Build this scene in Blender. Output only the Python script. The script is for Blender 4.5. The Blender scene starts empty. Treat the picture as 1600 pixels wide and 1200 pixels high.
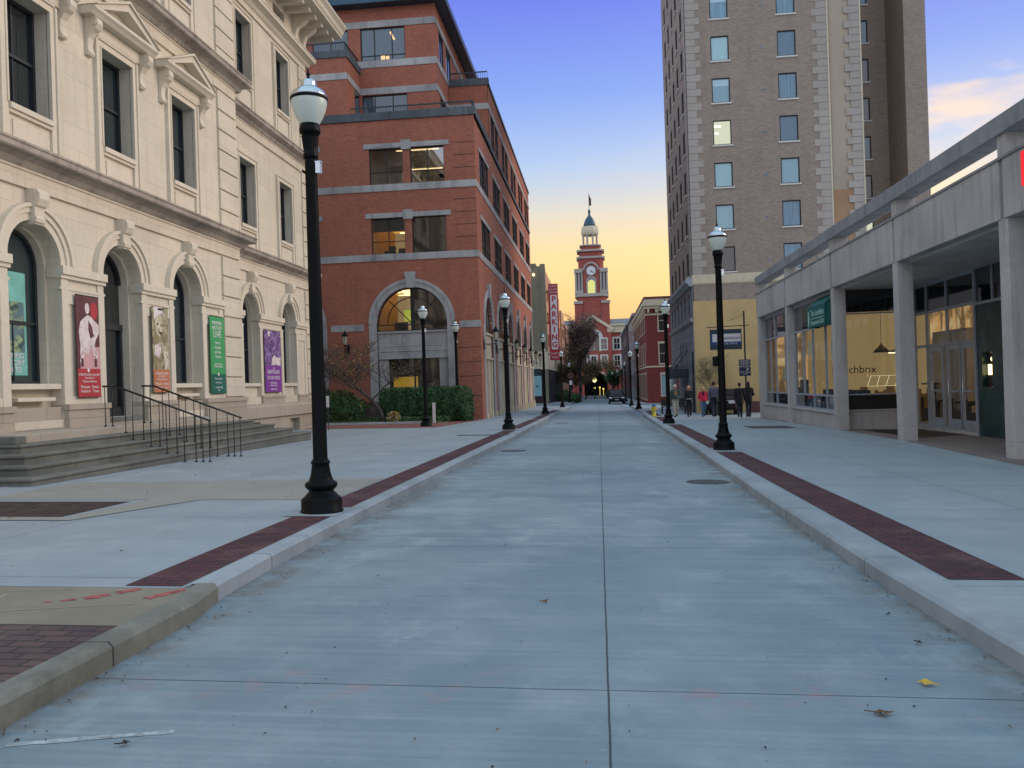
import bpy, math, random
from mathutils import Vector, Matrix
from mathutils.geometry import tessellate_polygon
R = math.radians
PI = math.pi
random.seed(7)
scene = bpy.context.scene
COL = scene.collection

# ------------------------------------------------------------------ camera
CAM_YAW, CAM_PITCH, CAM_ROLL, FPX = 0.104292, 0.001024, 0.032, 1290.0
fw = Vector((-math.sin(CAM_YAW)*math.cos(CAM_PITCH), math.cos(CAM_YAW)*math.cos(CAM_PITCH), math.sin(CAM_PITCH)))
rt = Vector((math.cos(CAM_YAW), math.sin(CAM_YAW), 0))
up = rt.cross(fw)
cr, sr = math.cos(CAM_ROLL), math.sin(CAM_ROLL)
r2 = rt*cr - up*sr
u2 = rt*sr + up*cr
cam_data = bpy.data.cameras.new("Camera")
cam = bpy.data.objects.new("Camera", cam_data)
COL.objects.link(cam)
mw = Matrix((r2, u2, -fw)).transposed().to_4x4()
mw.translation = Vector((0, 0, 1.45))
cam.matrix_world = mw
cam_data.sensor_width = 36.0
cam_data.lens = 36.0*FPX/1600.0
cam_data.clip_start = 0.1
cam_data.clip_end = 5000
scene.camera = cam

def S(r, g, b):
    def f(c):
        c = c/255.0
        return c/12.92 if c <= .04045 else ((c+.055)/1.055)**2.4
    return (f(r), f(g), f(b), 1.0)

# ------------------------------------------------------------------ world
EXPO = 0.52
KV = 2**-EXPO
SUN_AZ = R(22)      # from +Y towards +X
SUN_EL = R(3)
world = bpy.data.worlds.new("World")
scene.world = world
world.use_nodes = True
wt = world.node_tree
wt.nodes.clear()
def W(t, **k):
    n = wt.nodes.new(t)
    for a, b in k.items(): setattr(n, a, b)
    return n
def wl(a, b): wt.links.new(a, b)
def wmath(op, a, b=None, c=None, clamp=False):
    n = W('ShaderNodeMath', operation=op, use_clamp=clamp)
    for i, v in enumerate((a, b, c)):
        if v is None: continue
        if isinstance(v, (int, float)): n.inputs[i].default_value = v
        else: wl(v, n.inputs[i])
    return n.outputs[0]
tc = W('ShaderNodeTexCoord')
nrm = W('ShaderNodeVectorMath', operation='NORMALIZE'); wl(tc.outputs['Generated'], nrm.inputs[0])
sep = W('ShaderNodeSeparateXYZ'); wl(nrm.outputs[0], sep.inputs[0])
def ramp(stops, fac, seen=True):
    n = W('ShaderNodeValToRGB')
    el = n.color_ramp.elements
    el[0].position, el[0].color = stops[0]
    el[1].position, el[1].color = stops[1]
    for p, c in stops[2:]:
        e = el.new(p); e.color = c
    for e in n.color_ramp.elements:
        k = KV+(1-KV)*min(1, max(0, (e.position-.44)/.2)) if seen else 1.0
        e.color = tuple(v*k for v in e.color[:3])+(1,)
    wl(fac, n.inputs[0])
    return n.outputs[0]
zc = wmath('MAXIMUM', sep.outputs[2], 0.0)
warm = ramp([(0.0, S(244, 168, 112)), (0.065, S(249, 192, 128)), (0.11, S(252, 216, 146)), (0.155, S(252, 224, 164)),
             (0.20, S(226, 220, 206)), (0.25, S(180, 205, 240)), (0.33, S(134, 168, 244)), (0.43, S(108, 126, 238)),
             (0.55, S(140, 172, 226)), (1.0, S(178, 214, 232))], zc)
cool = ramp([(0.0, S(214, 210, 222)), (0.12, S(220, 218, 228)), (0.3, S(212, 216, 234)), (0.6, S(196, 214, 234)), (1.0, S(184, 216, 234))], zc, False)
sd = (math.sin(SUN_AZ), math.cos(SUN_AZ))
dt = wmath('ADD', wmath('MULTIPLY', sep.outputs[0], sd[0]), wmath('MULTIPLY', sep.outputs[1], sd[1]))
hyp = wmath('SQRT', wmath('ADD', wmath('MULTIPLY', sep.outputs[0], sep.outputs[0]), wmath('ADD', wmath('MULTIPLY', sep.outputs[1], sep.outputs[1]), 1e-4)))
ca = wmath('DIVIDE', dt, hyp)
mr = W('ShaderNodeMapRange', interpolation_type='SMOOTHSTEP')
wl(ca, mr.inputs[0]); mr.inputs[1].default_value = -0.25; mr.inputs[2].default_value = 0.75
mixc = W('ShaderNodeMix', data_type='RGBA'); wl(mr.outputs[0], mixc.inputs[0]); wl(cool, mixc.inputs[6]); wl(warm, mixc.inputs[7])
# thin clouds
mp = W('ShaderNodeMapping'); mp.inputs['Scale'].default_value = (1.6, 1.6, 7.0); wl(nrm.outputs[0], mp.inputs[0])
cn = W('ShaderNodeTexNoise'); cn.inputs['Scale'].default_value = 2.2; cn.inputs['Detail'].default_value = 6; cn.inputs['Roughness'].default_value = .55
wl(mp.outputs[0], cn.inputs['Vector'])
cr_ = W('ShaderNodeMapRange', interpolation_type='SMOOTHSTEP'); wl(cn.outputs[0], cr_.inputs[0])
cr_.inputs[1].default_value = .46; cr_.inputs[2].default_value = .7; cr_.inputs[3].default_value = 0; cr_.inputs[4].default_value = .4
low = W('ShaderNodeMapRange'); wl(zc, low.inputs[0]); low.inputs[1].default_value = .32; low.inputs[2].default_value = .16; low.inputs[3].default_value = .0; low.inputs[4].default_value = 1
cf = wmath('MULTIPLY', cr_.outputs[0], low.outputs[0])
ccol = ramp([(0.0, S(250, 190, 140)), (0.12, S(250, 200, 150)), (0.3, S(236, 220, 210))], zc)
mixk = W('ShaderNodeMix', data_type='RGBA'); wl(cf, mixk.inputs[0]); wl(mixc.outputs[2], mixk.inputs[6]); wl(ccol, mixk.inputs[7])
# one cream cloud low on the right
cd = Vector((r2*((1500-800)/FPX) - u2*((172-600)/FPX) + fw)).normalized()
vd = W('ShaderNodeVectorMath', operation='SUBTRACT'); wl(nrm.outputs[0], vd.inputs[0]); vd.inputs[1].default_value = cd
ms = W('ShaderNodeVectorMath', operation='MULTIPLY'); wl(vd.outputs[0], ms.inputs[0]); ms.inputs[1].default_value = (10, 10, 30)
ln = W('ShaderNodeVectorMath', operation='LENGTH'); wl(ms.outputs[0], ln.inputs[0])
n2 = W('ShaderNodeTexNoise'); n2.inputs['Scale'].default_value = 9; n2.inputs['Detail'].default_value = 7; wl(mp.outputs[0], n2.inputs['Vector'])
cl = wmath('SUBTRACT', wmath('ADD', 1.0, wmath('MULTIPLY', wmath('SUBTRACT', n2.outputs[0], .5), 2.6)), ln.outputs['Value'], clamp=True)
mix3 = W('ShaderNodeMix', data_type='RGBA'); wl(wmath('MULTIPLY', cl, .8, clamp=True), mix3.inputs[0]); wl(mixk.outputs[2], mix3.inputs[6]); mix3.inputs[7].default_value = tuple(v*KV for v in S(250, 226, 205)[:3])+(1,)
sky = W('ShaderNodeTexSky', sky_type='NISHITA'); sky.sun_disc = False
sky.sun_elevation = SUN_EL; sky.sun_rotation = SUN_AZ; sky.dust_density = 1.5
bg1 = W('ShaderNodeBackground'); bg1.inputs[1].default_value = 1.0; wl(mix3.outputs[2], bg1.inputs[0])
bg2 = W('ShaderNodeBackground'); bg2.inputs[1].default_value = 0.012; wl(sky.outputs[0], bg2.inputs[0])
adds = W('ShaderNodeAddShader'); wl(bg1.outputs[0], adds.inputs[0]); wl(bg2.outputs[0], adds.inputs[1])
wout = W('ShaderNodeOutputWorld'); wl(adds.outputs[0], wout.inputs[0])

# ------------------------------------------------------------------ sun (after-glow, very soft)
sl = bpy.data.lights.new("Sun", 'SUN')
sl.energy = 1.25; sl.angle = R(40); sl.color = (1.0, .78, .58)
so = bpy.data.objects.new("Sun", sl)
COL.objects.link(so)
LAZ, LEL = R(72), R(22)
d = Vector((math.sin(LAZ)*math.cos(LEL), math.cos(LAZ)*math.cos(LEL), math.sin(LEL)))
so.rotation_euler = d.to_track_quat('Z', 'Y').to_euler()
scene.view_settings.view_transform = 'Standard'
scene.view_settings.look = 'None'
scene.view_settings.exposure = EXPO
scene.view_settings.gamma = 1.0
scene.render.engine = 'CYCLES'
scene.cycles.max_bounces = 6
scene.cycles.use_denoising = True

# ------------------------------------------------------------------ helpers
def gz(x, y):
    x = max(-60, min(60, x)); y = min(y, 400)
    return -.017*x - .01126*y

class MB:
    def __init__(s): s.v = []; s.f = []; s.m = []
    def face(s, pts, m=0):
        i = len(s.v); s.v += [tuple(p) for p in pts]; s.f.append(list(range(i, i+len(pts)))); s.m.append(m)
    def hexa(s, p, m=0):   # 8 pts: bottom 4 (ccw), top 4
        i = len(s.v); s.v += [tuple(q) for q in p]
        for q in ((0,3,2,1),(4,5,6,7),(0,1,5,4),(1,2,6,5),(2,3,7,6),(3,0,4,7)):
            s.f.append([i+k for k in q]); s.m.append(m)
    def box(s, x0, x1, y0, y1, z0, z1, m=0):
        s.hexa([(x0,y0,z0),(x1,y0,z0),(x1,y1,z0),(x0,y1,z0),(x0,y0,z1),(x1,y0,z1),(x1,y1,z1),(x0,y1,z1)], m)
    def fbox(s, F, u0, u1, z0, z1, n0, n1, m=0):
        s.hexa([F(u0,z0,n0),F(u1,z0,n0),F(u1,z0,n1),F(u0,z0,n1),F(u0,z1,n0),F(u1,z1,n0),F(u1,z1,n1),F(u0,z1,n1)], m)
    def prism(s, F, poly, n0, n1, m=0):
        k = len(poly); i = len(s.v)
        s.v += [tuple(F(u, z, n0)) for u, z in poly] + [tuple(F(u, z, n1)) for u, z in poly]
        s.f.append(list(range(i, i+k))); s.m.append(m)
        s.f.append(list(range(i+k, i+2*k))); s.m.append(m)
        for a in range(k):
            b = (a+1) % k
            s.f.append([i+a, i+b, i+k+b, i+k+a]); s.m.append(m)
    def sweep(s, F, prof, u0, u1, m=0):   # prof: (n,z) closed, along u
        s.prism(lambda a, b, c: F(c, b, a), prof, u0, u1, m)
    def panel(s, F, outer, holes, n, depth, m=0, mr=None, sides=True):
        if mr is None: mr = m
        loops = [[Vector((u, z, 0)) for u, z in L] for L in [outer]+holes]
        flat = [p for L in loops for p in L]
        tris = tessellate_polygon(loops)
        i = len(s.v); s.v += [tuple(F(p.x, p.y, n)) for p in flat]
        for t in tris: s.f.append([i+k for k in t]); s.m.append(m)
        for li, L in enumerate([outer]+holes):
            if li == 0 and not sides: continue
            for a in range(len(L)):
                p, q = L[a], L[(a+1) % len(L)]
                s.face([F(p[0],p[1],n), F(q[0],q[1],n), F(q[0],q[1],n-depth), F(p[0],p[1],n-depth)], m if li == 0 else mr)
    def ring(s, F, c, zs, r0, r1, n0, n1, a0=0, a1=PI, seg=20, m=0):
        for k in range(seg):
            t0 = a0+(a1-a0)*k/seg; t1 = a0+(a1-a0)*(k+1)/seg
            q = [(c+r0*math.cos(t0), zs+r0*math.sin(t0)), (c+r1*math.cos(t0), zs+r1*math.sin(t0)),
                 (c+r1*math.cos(t1), zs+r1*math.sin(t1)), (c+r0*math.cos(t1), zs+r0*math.sin(t1))]
            P = [F(u, z, n0) for u, z in q]+[F(u, z, n1) for u, z in q]
            i = len(s.v); s.v += [tuple(x) for x in P]
            fs = [(4,5,6,7),(1,2,6,5),(0,4,7,3),(0,3,2,1)]
            if k == 0: fs.append((0,1,5,4))
            if k == seg-1: fs.append((3,7,6,2))
            for q2 in fs: s.f.append([i+z for z in q2]); s.m.append(m)
    def lathe(s, prof, seg=24, cx=0, cy=0, m=0, flute=None, rot=0):   # prof (r,z)
        i = len(s.v); k = len(prof)
        for a in range(seg):
            t = 2*PI*a/seg+rot
            for j, (r, z) in enumerate(prof):
                rr = r
                if flute and flute[0] <= z <= flute[1]: rr = r*(1-flute[3]*(.5+.5*math.cos(flute[2]*t)))
                s.v.append((cx+rr*math.cos(t), cy+rr*math.sin(t), z))
        for a in range(seg):
            b = (a+1) % seg
            for j in range(k-1):
                s.f.append([i+a*k+j, i+b*k+j, i+b*k+j+1, i+a*k+j+1]); s.m.append(m)
        if prof[0][0] > 1e-5: s.f.append([i+a*k for a in range(seg)][::-1]); s.m.append(m)
        if prof[-1][0] > 1e-5: s.f.append([i+a*k+k-1 for a in range(seg)]); s.m.append(m)
    def tube(s, p0, p1, r0, r1=None, seg=8, m=0, caps=True):
        if r1 is None: r1 = r0
        p0 = Vector(p0); p1 = Vector(p1); d = p1-p0
        if d.length < 1e-6: return
        q = d.to_track_quat('Z', 'Y'); X = q @ Vector((1,0,0)); Y = q @ Vector((0,1,0))
        i = len(s.v)
        for p, r in ((p0, r0), (p1, r1)):
            for a in range(seg):
                t = 2*PI*a/seg
                s.v.append(tuple(p+X*(r*math.cos(t))+Y*(r*math.sin(t))))
        for a in range(seg):
            b = (a+1) % seg
            s.f.append([i+a, i+b, i+seg+b, i+seg+a]); s.m.append(m)
        if caps:
            s.f.append([i+a for a in range(seg)][::-1]); s.m.append(m)
            s.f.append([i+seg+a for a in range(seg)]); s.m.append(m)
    def ell(s, c, r, seg=12, rings=8, m=0, rotz=0):
        i = len(s.v); c = Vector(c); cz, sz = math.cos(rotz), math.sin(rotz)
        for a in range(1, rings):
            ph = PI*a/rings
            for b in range(seg):
                t = 2*PI*b/seg
                x = r[0]*math.sin(ph)*math.cos(t); y = r[1]*math.sin(ph)*math.sin(t)
                s.v.append((c.x+x*cz-y*sz, c.y+x*sz+y*cz, c.z+r[2]*math.cos(ph)))
        top = len(s.v); s.v.append((c.x, c.y, c.z+r[2])); s.v.append((c.x, c.y, c.z-r[2]))
        for a in range(rings-2):
            for b in range(seg):
                q = (b+1) % seg
                s.f.append([i+a*seg+b, i+(a+1)*seg+b, i+(a+1)*seg+q, i+a*seg+q]); s.m.append(m)
        for b in range(seg):
            q = (b+1) % seg
            s.f.append([top, i+b, i+q]); s.m.append(m)
            s.f.append([top+1, i+(rings-2)*seg+q, i+(rings-2)*seg+b]); s.m.append(m)
    def build(s, name, mats, parent=None, smooth=False, loc=None, bevel=0, recalc=True):
        me = bpy.data.meshes.new(name)
        me.from_pydata(s.v, [], s.f)
        if not isinstance(mats, (list, tuple)): mats = [mats]
        for q in mats: me.materials.append(q)
        if len(mats) > 1: me.polygons.foreach_set('material_index', s.m)
        if smooth: me.polygons.foreach_set('use_smooth', [True]*len(s.f))
        me.update()
        if recalc:
            import bmesh
            b = bmesh.new(); b.from_mesh(me); bmesh.ops.recalc_face_normals(b, faces=b.faces); b.to_mesh(me); b.free()
        o = bpy.data.objects.new(name, me)
        COL.objects.link(o)
        if parent is not None:
            o.parent = parent
            if parent.type == 'EMPTY' and parent.get('_w'): o.location = -parent.location
        if loc: o.location = loc
        if bevel:
            bm = o.modifiers.new('bevel', 'BEVEL'); bm.width = bevel; bm.segments = 2; bm.limit_method = 'ANGLE'; bm.angle_limit = R(40)
        return o

def tag(o, label=None, cat=None, group=None, kind=None):
    if label: o['label'] = label
    if cat: o['category'] = cat
    if group: o['group'] = group
    if kind: o['kind'] = kind
    return o
def thing(name, label, cat, loc=(0,0,0), rz=0, group=None, world=False):
    o = bpy.data.objects.new(name, None); COL.objects.link(o)
    o.location = loc; o.rotation_euler = (0, 0, rz); o.empty_display_size = .3
    if world: o['_w'] = 1
    return tag(o, label, cat, group)
def copy_tree(o, parent=None):
    c = o.copy(); COL.objects.link(c)
    if parent is not None: c.parent = parent
    for ch in [x for x in COL.objects if x.parent == o]: copy_tree(ch, c)
    return c
KIDS = {}
FX = lambda X0: (lambda u, z, n: (X0+n, u, z))      # facade facing +X, u = y
FnX = lambda X0: (lambda u, z, n: (X0-n, u, z))     # facing -X, u = y
FnY = lambda Y0: (lambda u, z, n: (u, Y0-n, z))     # facing -Y, u = x
def rect(u0, u1, z0, z1): return [(u0,z0),(u1,z0),(u1,z1),(u0,z1)]
def archp(c, hw, z0, zs, seg=14, rise=None):
    rise = hw if rise is None else rise
    return [(c-hw,z0),(c+hw,z0)]+[(c+hw*math.cos(PI*k/seg), zs+rise*math.sin(PI*k/seg)) for k in range(seg+1)]

def text(body, F, u, z, n, size, m, parent=None, name='lettering', align='CENTER', ext=.004, sx=1.0, flip=False, bold=0.0):
    cu = bpy.data.curves.new('t', 'FONT'); cu.body = body; cu.size = size; cu.align_x = align; cu.align_y = 'CENTER'; cu.extrude = ext
    cu.resolution_u = 3; cu.offset = bold*size
    t = bpy.data.objects.new('t', cu); COL.objects.link(t)
    bpy.context.view_layer.update()
    me = bpy.data.meshes.new_from_object(t)
    bpy.data.objects.remove(t); bpy.data.curves.remove(cu)
    sg = -1 if flip else 1
    for v in me.vertices:
        v.co = Vector(F(u+sg*v.co.x*sx, z+v.co.y, n+v.co.z))
    me.materials.clear(); me.materials.append(m); me.name = name
    o = bpy.data.objects.new(name, me); COL.objects.link(o)
    if parent is not None:
        o.parent = parent
        if parent.type == 'EMPTY' and parent.get('_w'): o.location = -parent.location
    return o
# ------------------------------------------------------------------ materials
class NT:
    def __init__(s, name):
        s.mat = bpy.data.materials.new(name); s.mat.use_nodes = True
        s.t = s.mat.node_tree; s.t.nodes.clear()
        s.out = s.n('ShaderNodeOutputMaterial')
    def n(s, t, **k):
        x = s.t.nodes.new(t)
        for a, b in k.items(): setattr(x, a, b)
        return x
    def set(s, sock, v):
        if v is None: return
        if hasattr(v, 'is_linked') or isinstance(v, bpy.types.NodeSocket): s.t.links.new(v, sock)
        else: sock.default_value = v
    def math(s, op, a, b=None, c=None, clamp=False):
        x = s.n('ShaderNodeMath', operation=op, use_clamp=clamp)
        for i, v in enumerate((a, b, c)): s.set(x.inputs[i], v)
        return x.outputs[0]
    def pos(s):
        if not hasattr(s, '_p'):
            g = s.n('ShaderNodeNewGeometry'); s._p = g.outputs['Position']
            q = s.n('ShaderNodeSeparateXYZ'); s.set(q.inputs[0], s._p); s.x, s.y, s.z = q.outputs
        return s._p
    def comb(s, a, b, c=0.0):
        x = s.n('ShaderNodeCombineXYZ')
        for i, v in enumerate((a, b, c)): s.set(x.inputs[i], v)
        return x.outputs[0]
    def noise(s, scale=1, detail=4, rough=.55, vec=None, sc3=None):
        v = vec if vec is not None else s.pos()
        if sc3:
            m = s.n('ShaderNodeVectorMath', operation='MULTIPLY'); s.set(m.inputs[0], v); m.inputs[1].default_value = sc3; v = m.outputs[0]
        x = s.n('ShaderNodeTexNoise'); s.set(x.inputs['Vector'], v)
        x.inputs['Scale'].default_value = scale; x.inputs['Detail'].default_value = detail; x.inputs['Roughness'].default_value = rough
        return x.outputs[0]
    def rng(s, v, a, b, c=0.0, d=1.0, smooth=False):
        x = s.n('ShaderNodeMapRange', interpolation_type='SMOOTHSTEP' if smooth else 'LINEAR'); s.set(x.inputs[0], v)
        for i, q in enumerate((a, b, c, d)): x.inputs[i+1].default_value = q
        return x.outputs[0]
    def mix(s, f, a, b, mode='MIX'):
        x = s.n('ShaderNodeMix', data_type='RGBA', blend_type=mode); s.set(x.inputs[0], f); s.set(x.inputs[6], a); s.set(x.inputs[7], b)
        return x.outputs[2]
    def bump(s, h, strength=.3, dist=.02):
        x = s.n('ShaderNodeBump'); x.inputs['Strength'].default_value = strength; x.inputs['Distance'].default_value = dist; s.set(x.inputs['Height'], h)
        return x.outputs[0]
    def pr(s, col, rough=.8, metal=0.0, normal=None, spec=.5, **k):
        x = s.n('ShaderNodeBsdfPrincipled'); s.set(x.inputs['Base Color'], col); s.set(x.inputs['Roughness'], rough); s.set(x.inputs['Metallic'], metal)
        s.set(x.inputs['Specular IOR Level'], spec)
        if normal is not None: s.set(x.inputs['Normal'], normal)
        for a, b in k.items(): s.set(x.inputs[a.replace('_', ' ')], b)
        return x.outputs[0]
    def done(s, sh): s.set(s.out.inputs[0], sh); return s.mat
    def wallvec(s):
        s.pos(); return s.comb(s.math('ADD', s.x, s.y), s.z)

def plain(name, col, rough=.8, metal=0.0, var=.15, scale=3.0, bump=0.0, spec=.5, **k):
    t = NT(name); c = col
    if var:
        f = t.noise(scale, 5, .6)
        dk = tuple(x*(1-var*1.6) for x in col[:3])+(1,); lt = tuple(min(1, x*(1+var)) for x in col[:3])+(1,)
        c = t.mix(t.rng(f, .3, .7), dk, lt)
    nm = t.bump(t.noise(scale*8, 4), bump) if bump else None
    return t.done(t.pr(c, rough, metal, nm, spec, **k))

def ashlar(name, c1, c2, mortar, bw=1.1, bh=.55, ms=.008, stain=.5, staincol=S(120,112,104), off=.5, streak=.35):
    t = NT(name); v = t.wallvec()
    b = t.n('ShaderNodeTexBrick'); t.set(b.inputs['Vector'], v); b.offset = off
    b.inputs['Color1'].default_value = c1; b.inputs['Color2'].default_value = c2; b.inputs['Mortar'].default_value = mortar
    b.inputs['Scale'].default_value = 1; b.inputs['Mortar Size'].default_value = ms; b.inputs['Mortar Smooth'].default_value = .3
    b.inputs['Brick Width'].default_value = bw; b.inputs['Row Height'].default_value = bh
    c = b.outputs[0]
    n1 = t.noise(.5, 6, .6); c = t.mix(t.rng(n1, .42, .75, 0, stain), c, staincol)
    n2 = t.noise(1.0, 5, .6, sc3=(3.5, 3.5, .35)); c = t.mix(t.rng(n2, .5, .78, 0, streak), c, staincol)
    n3 = t.noise(9, 4, .6); c = t.mix(t.rng(n3, .35, .7, .0, .18), c, staincol)
    nm = t.bump(t.math('ADD', t.math('MULTIPLY', b.outputs[1], -1.0), t.math('MULTIPLY', n3, .3)), .5, .01)
    return t.done(t.pr(c, .85, 0, nm, .3))

def brickm(name, c1, c2, mortar, bw=.21, bh=.075, ms=.006, patch=.25, dark=S(70,45,45), streak=.2, rough=.85, ground=False):
    t = NT(name); t.pos()
    v = t.comb(t.x, t.y) if ground == 1 else (t.comb(t.y, t.x) if ground == 2 else t.wallvec())
    b = t.n('ShaderNodeTexBrick'); t.set(b.inputs['Vector'], v)
    b.inputs['Color1'].default_value = c1; b.inputs['Color2'].default_value = c2; b.inputs['Mortar'].default_value = mortar
    b.inputs['Scale'].default_value = 1; b.inputs['Mortar Size'].default_value = ms; b.inputs['Mortar Smooth'].default_value = .2
    b.inputs['Brick Width'].default_value = bw; b.inputs['Row Height'].default_value = bh; b.inputs['Bias'].default_value = -.1
    c = b.outputs[0]
    c = t.mix(t.rng(t.noise(.45, 6, .65), .4, .72, 0, patch), c, dark)
    if not ground: c = t.mix(t.rng(t.noise(1.0, 5, .6, sc3=(2.5, 2.5, .25)), .5, .8, 0, streak), c, dark)
    n3 = t.noise(14, 3, .6); c = t.mix(t.rng(n3, .3, .75, 0, .3), c, dark)
    if ground: c = t.mix(t.rng(t.noise(1.7, 5, .7), .5, .75, 0, .25), c, S(150,130,120))
    nm = t.bump(t.math('MULTIPLY', b.outputs[1], -1.0), .5, .01)
    return t.done(t.pr(c, rough, 0, nm, .3))

def concrete(name, base, dark, light, joints=None, scuff=.2, red=0, ms=.006, edge=None, bumps=.15, slab=None):
    """joints: (list of x lines, y period, y offset, y list)"""
    t = NT(name); t.pos()
    big = t.noise(.35, 6, .6); med = t.noise(1.6, 7, .65); fine = t.noise(35, 3, .6)
    c = t.mix(t.rng(big, .35, .68), dark, base)
    c = t.mix(t.rng(med, .45, .75, 0, .55), c, light)
    st = t.noise(1.0, 5, .65, sc3=(.55, 7.0, 1)); c = t.mix(t.rng(st, .45, .7, 0, .35), c, dark)
    if slab:
        s2 = t.noise(1.0, 4, .6, sc3=(.35, 20.0, 1)); c = t.mix(t.rng(s2, .42, .66, 0, .22), c, light)
        cr1 = t.noise(1.1, 8, .75); cd_ = t.math('ABSOLUTE', t.math('SUBTRACT', cr1, .5)); c = t.mix(t.math('MULTIPLY', t.rng(cd_, .0008, .003, 1, 0), t.rng(t.noise(.35, 2), .60, .66, 0, .45)), c, S(60,62,66))
        wn = t.n('ShaderNodeTexWhiteNoise', noise_dimensions='2D'); t.set(wn.inputs[0], t.comb(t.math('FLOOR', t.math('DIVIDE', t.math('ADD', t.x, slab[2]), slab[0])), t.math('FLOOR', t.math('DIVIDE', t.math('SUBTRACT', t.y, slab[3]), slab[1]))))
        c = t.mix(t.math('MULTIPLY', wn.outputs['Value'], .38), c, dark)
    bg = t.noise(.8, 6, .7, sc3=(1, .55, 1)); c = t.mix(t.rng(bg, .57, .66, 0, .28), c, light)
    sp = t.noise(5, 6, .75); c = t.mix(t.rng(sp, .66, .72, 0, scuff), c, light)
    c = t.mix(t.rng(fine, .3, .75, 0, .22), c, dark)
    pit = t.noise(60, 2, .5); c = t.mix(t.rng(pit, .70, .76, 0, .5), c, tuple(x*.45 for x in dark[:3])+(1,))
    if joints:
        xs, per, off, ys = joints; ms_ = ms
        wob = t.math('MULTIPLY', t.math('SUBTRACT', t.noise(3, 3), .5), .012)
        d = None
        for xv in xs:
            q = t.math('ABSOLUTE', t.math('ADD', t.math('SUBTRACT', t.x, xv), wob)); d = q if d is None else t.math('MINIMUM', d, q)
        if per:
            q = t.math('ABSOLUTE', t.math('ADD', t.math('SUBTRACT', t.math('MODULO', t.math('ADD', t.y, 100*per-off+per/2), per), per/2), wob)); d = q if d is None else t.math('MINIMUM', d, q)
        for yv in ys:
            q = t.math('ABSOLUTE', t.math('ADD', t.math('SUBTRACT', t.y, yv), wob)); d = q if d is None else t.math('MINIMUM', d, q)
        jf = t.rng(d, ms_, ms_*2.2, .85, 0)
        soft = t.math('MULTIPLY', t.rng(d, .02, .5, .32, 0, True), t.rng(t.noise(2.5, 5, .7), .35, .65))
        c = t.mix(soft, c, dark)
        c = t.mix(jf, c, S(38, 40, 44))
    if red:
        a = t.math('MULTIPLY', t.rng(t.math('ABSOLUTE', t.math('SUBTRACT', t.y, 4.42)), 0, .5, 1, 0, True), t.rng(t.noise(2.6, 5, .7), .55, .7, 0, .4))
        c = t.mix(a, c, S(190, 120, 125))
    if edge:   # dirt that has washed against a kerb at x=edge
        for xe in edge:
            a = t.math('MULTIPLY', t.rng(t.math('ABSOLUTE', t.math('SUBTRACT', t.x, xe)), 0, .55, 1, 0, True), t.rng(t.noise(2.2, 6, .75), .38, .62, 0, .75))
            c = t.mix(a, c, S(106, 92, 76))
    nm = t.bump(t.math('ADD', t.math('MULTIPLY', fine, .5), t.math('MULTIPLY', pit, -.6)), bumps, .01)
    return t.done(t.pr(c, t.rng(med, .3, .7, .62, .8), 0, nm, .4))

def glass_room(name, refl=.12, tint=(1,1,1,1)):
    t = NT(name)
    g = t.n('ShaderNodeBsdfGlossy'); g.inputs['Roughness'].default_value = .02
    tr = t.n('ShaderNodeBsdfTransparent'); tr.inputs[0].default_value = tint
    gm = t.n('ShaderNodeNewGeometry'); dp = t.n('ShaderNodeVectorMath', operation='DOT_PRODUCT'); t.set(dp.inputs[0], gm.outputs['Incoming']); t.set(dp.inputs[1], gm.outputs['Normal'])
    fr = t.math('MULTIPLY', t.math('POWER', t.math('SUBTRACT', 1.0, t.math('ABSOLUTE', dp.outputs['Value'])), 5.0), .45)
    m = t.n('ShaderNodeMixShader'); t.set(m.inputs[0], t.math('ADD', fr, refl, clamp=True)); t.set(m.inputs[1], tr.outputs[0]); t.set(m.inputs[2], g.outputs[0])
    return t.done(m.outputs[0])
def dark_glass(name, col=S(28,34,40), rough=.04, spec=1.0, folds=0, c2=None):
    t = NT(name); t.pos(); c = col
    oi = t.n('ShaderNodeObjectInfo')
    if c2: c = t.mix(oi.outputs['Random'], col, c2)
    if folds:
        w = t.noise(1.0, 3, .5, sc3=(9, 9, .5)); c = t.mix(t.rng(w, .38, .62, 0, folds), c, tuple(x*.35 for x in col[:3])+(1,))
    n = t.noise(.7, 2); nm = t.bump(n, .06, .1)
    return t.done(t.pr(c, rough, 0, nm, spec, Coat_Weight=.6, Coat_Roughness=.03))
def emit(name, col, st=1.0):
    t = NT(name); e = t.n('ShaderNodeEmission'); e.inputs[0].default_value = col; e.inputs[1].default_value = st
    return t.done(e.outputs[0])

M = {}
def room_emit(name, a, b, c, st):
    t = NT(name); n1 = t.noise(1.0, 3, .5, sc3=(1.6, 1.6, .25)); n2 = t.noise(1.3, 4, .6); n3 = t.noise(1.0, 2, .5, sc3=(.5, .5, 2.2))
    col = t.mix(t.rng(n1, .46, .54), a, b); col = t.mix(t.rng(n2, .52, .6, 0, .8), col, c); col = t.mix(t.rng(n3, .56, .62, 0, .6), col, tuple(v*.25 for v in a[:3])+(1,))
    e = t.n('ShaderNodeEmission'); t.set(e.inputs[0], col); e.inputs[1].default_value = st
    return t.done(e.outputs[0])
M['road'] = concrete('road_concrete', S(148,160,164), S(112,129,138), S(188,195,196), ([0.0], 4.05, 4.4, []), .55, 1, edge=[-2.95, 2.28], ms=.0035, slab=(10, 4.05, 5, 4.4))
M['walk'] = concrete('sidewalk_concrete', S(160,168,172), S(136,146,152), S(184,188,190), ([-9.0, 7.0, -6.2, 4.9], 3.2, 9.5, []), .25, ms=.003, slab=(1.9, 3.2, .9, 9.5))
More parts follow.
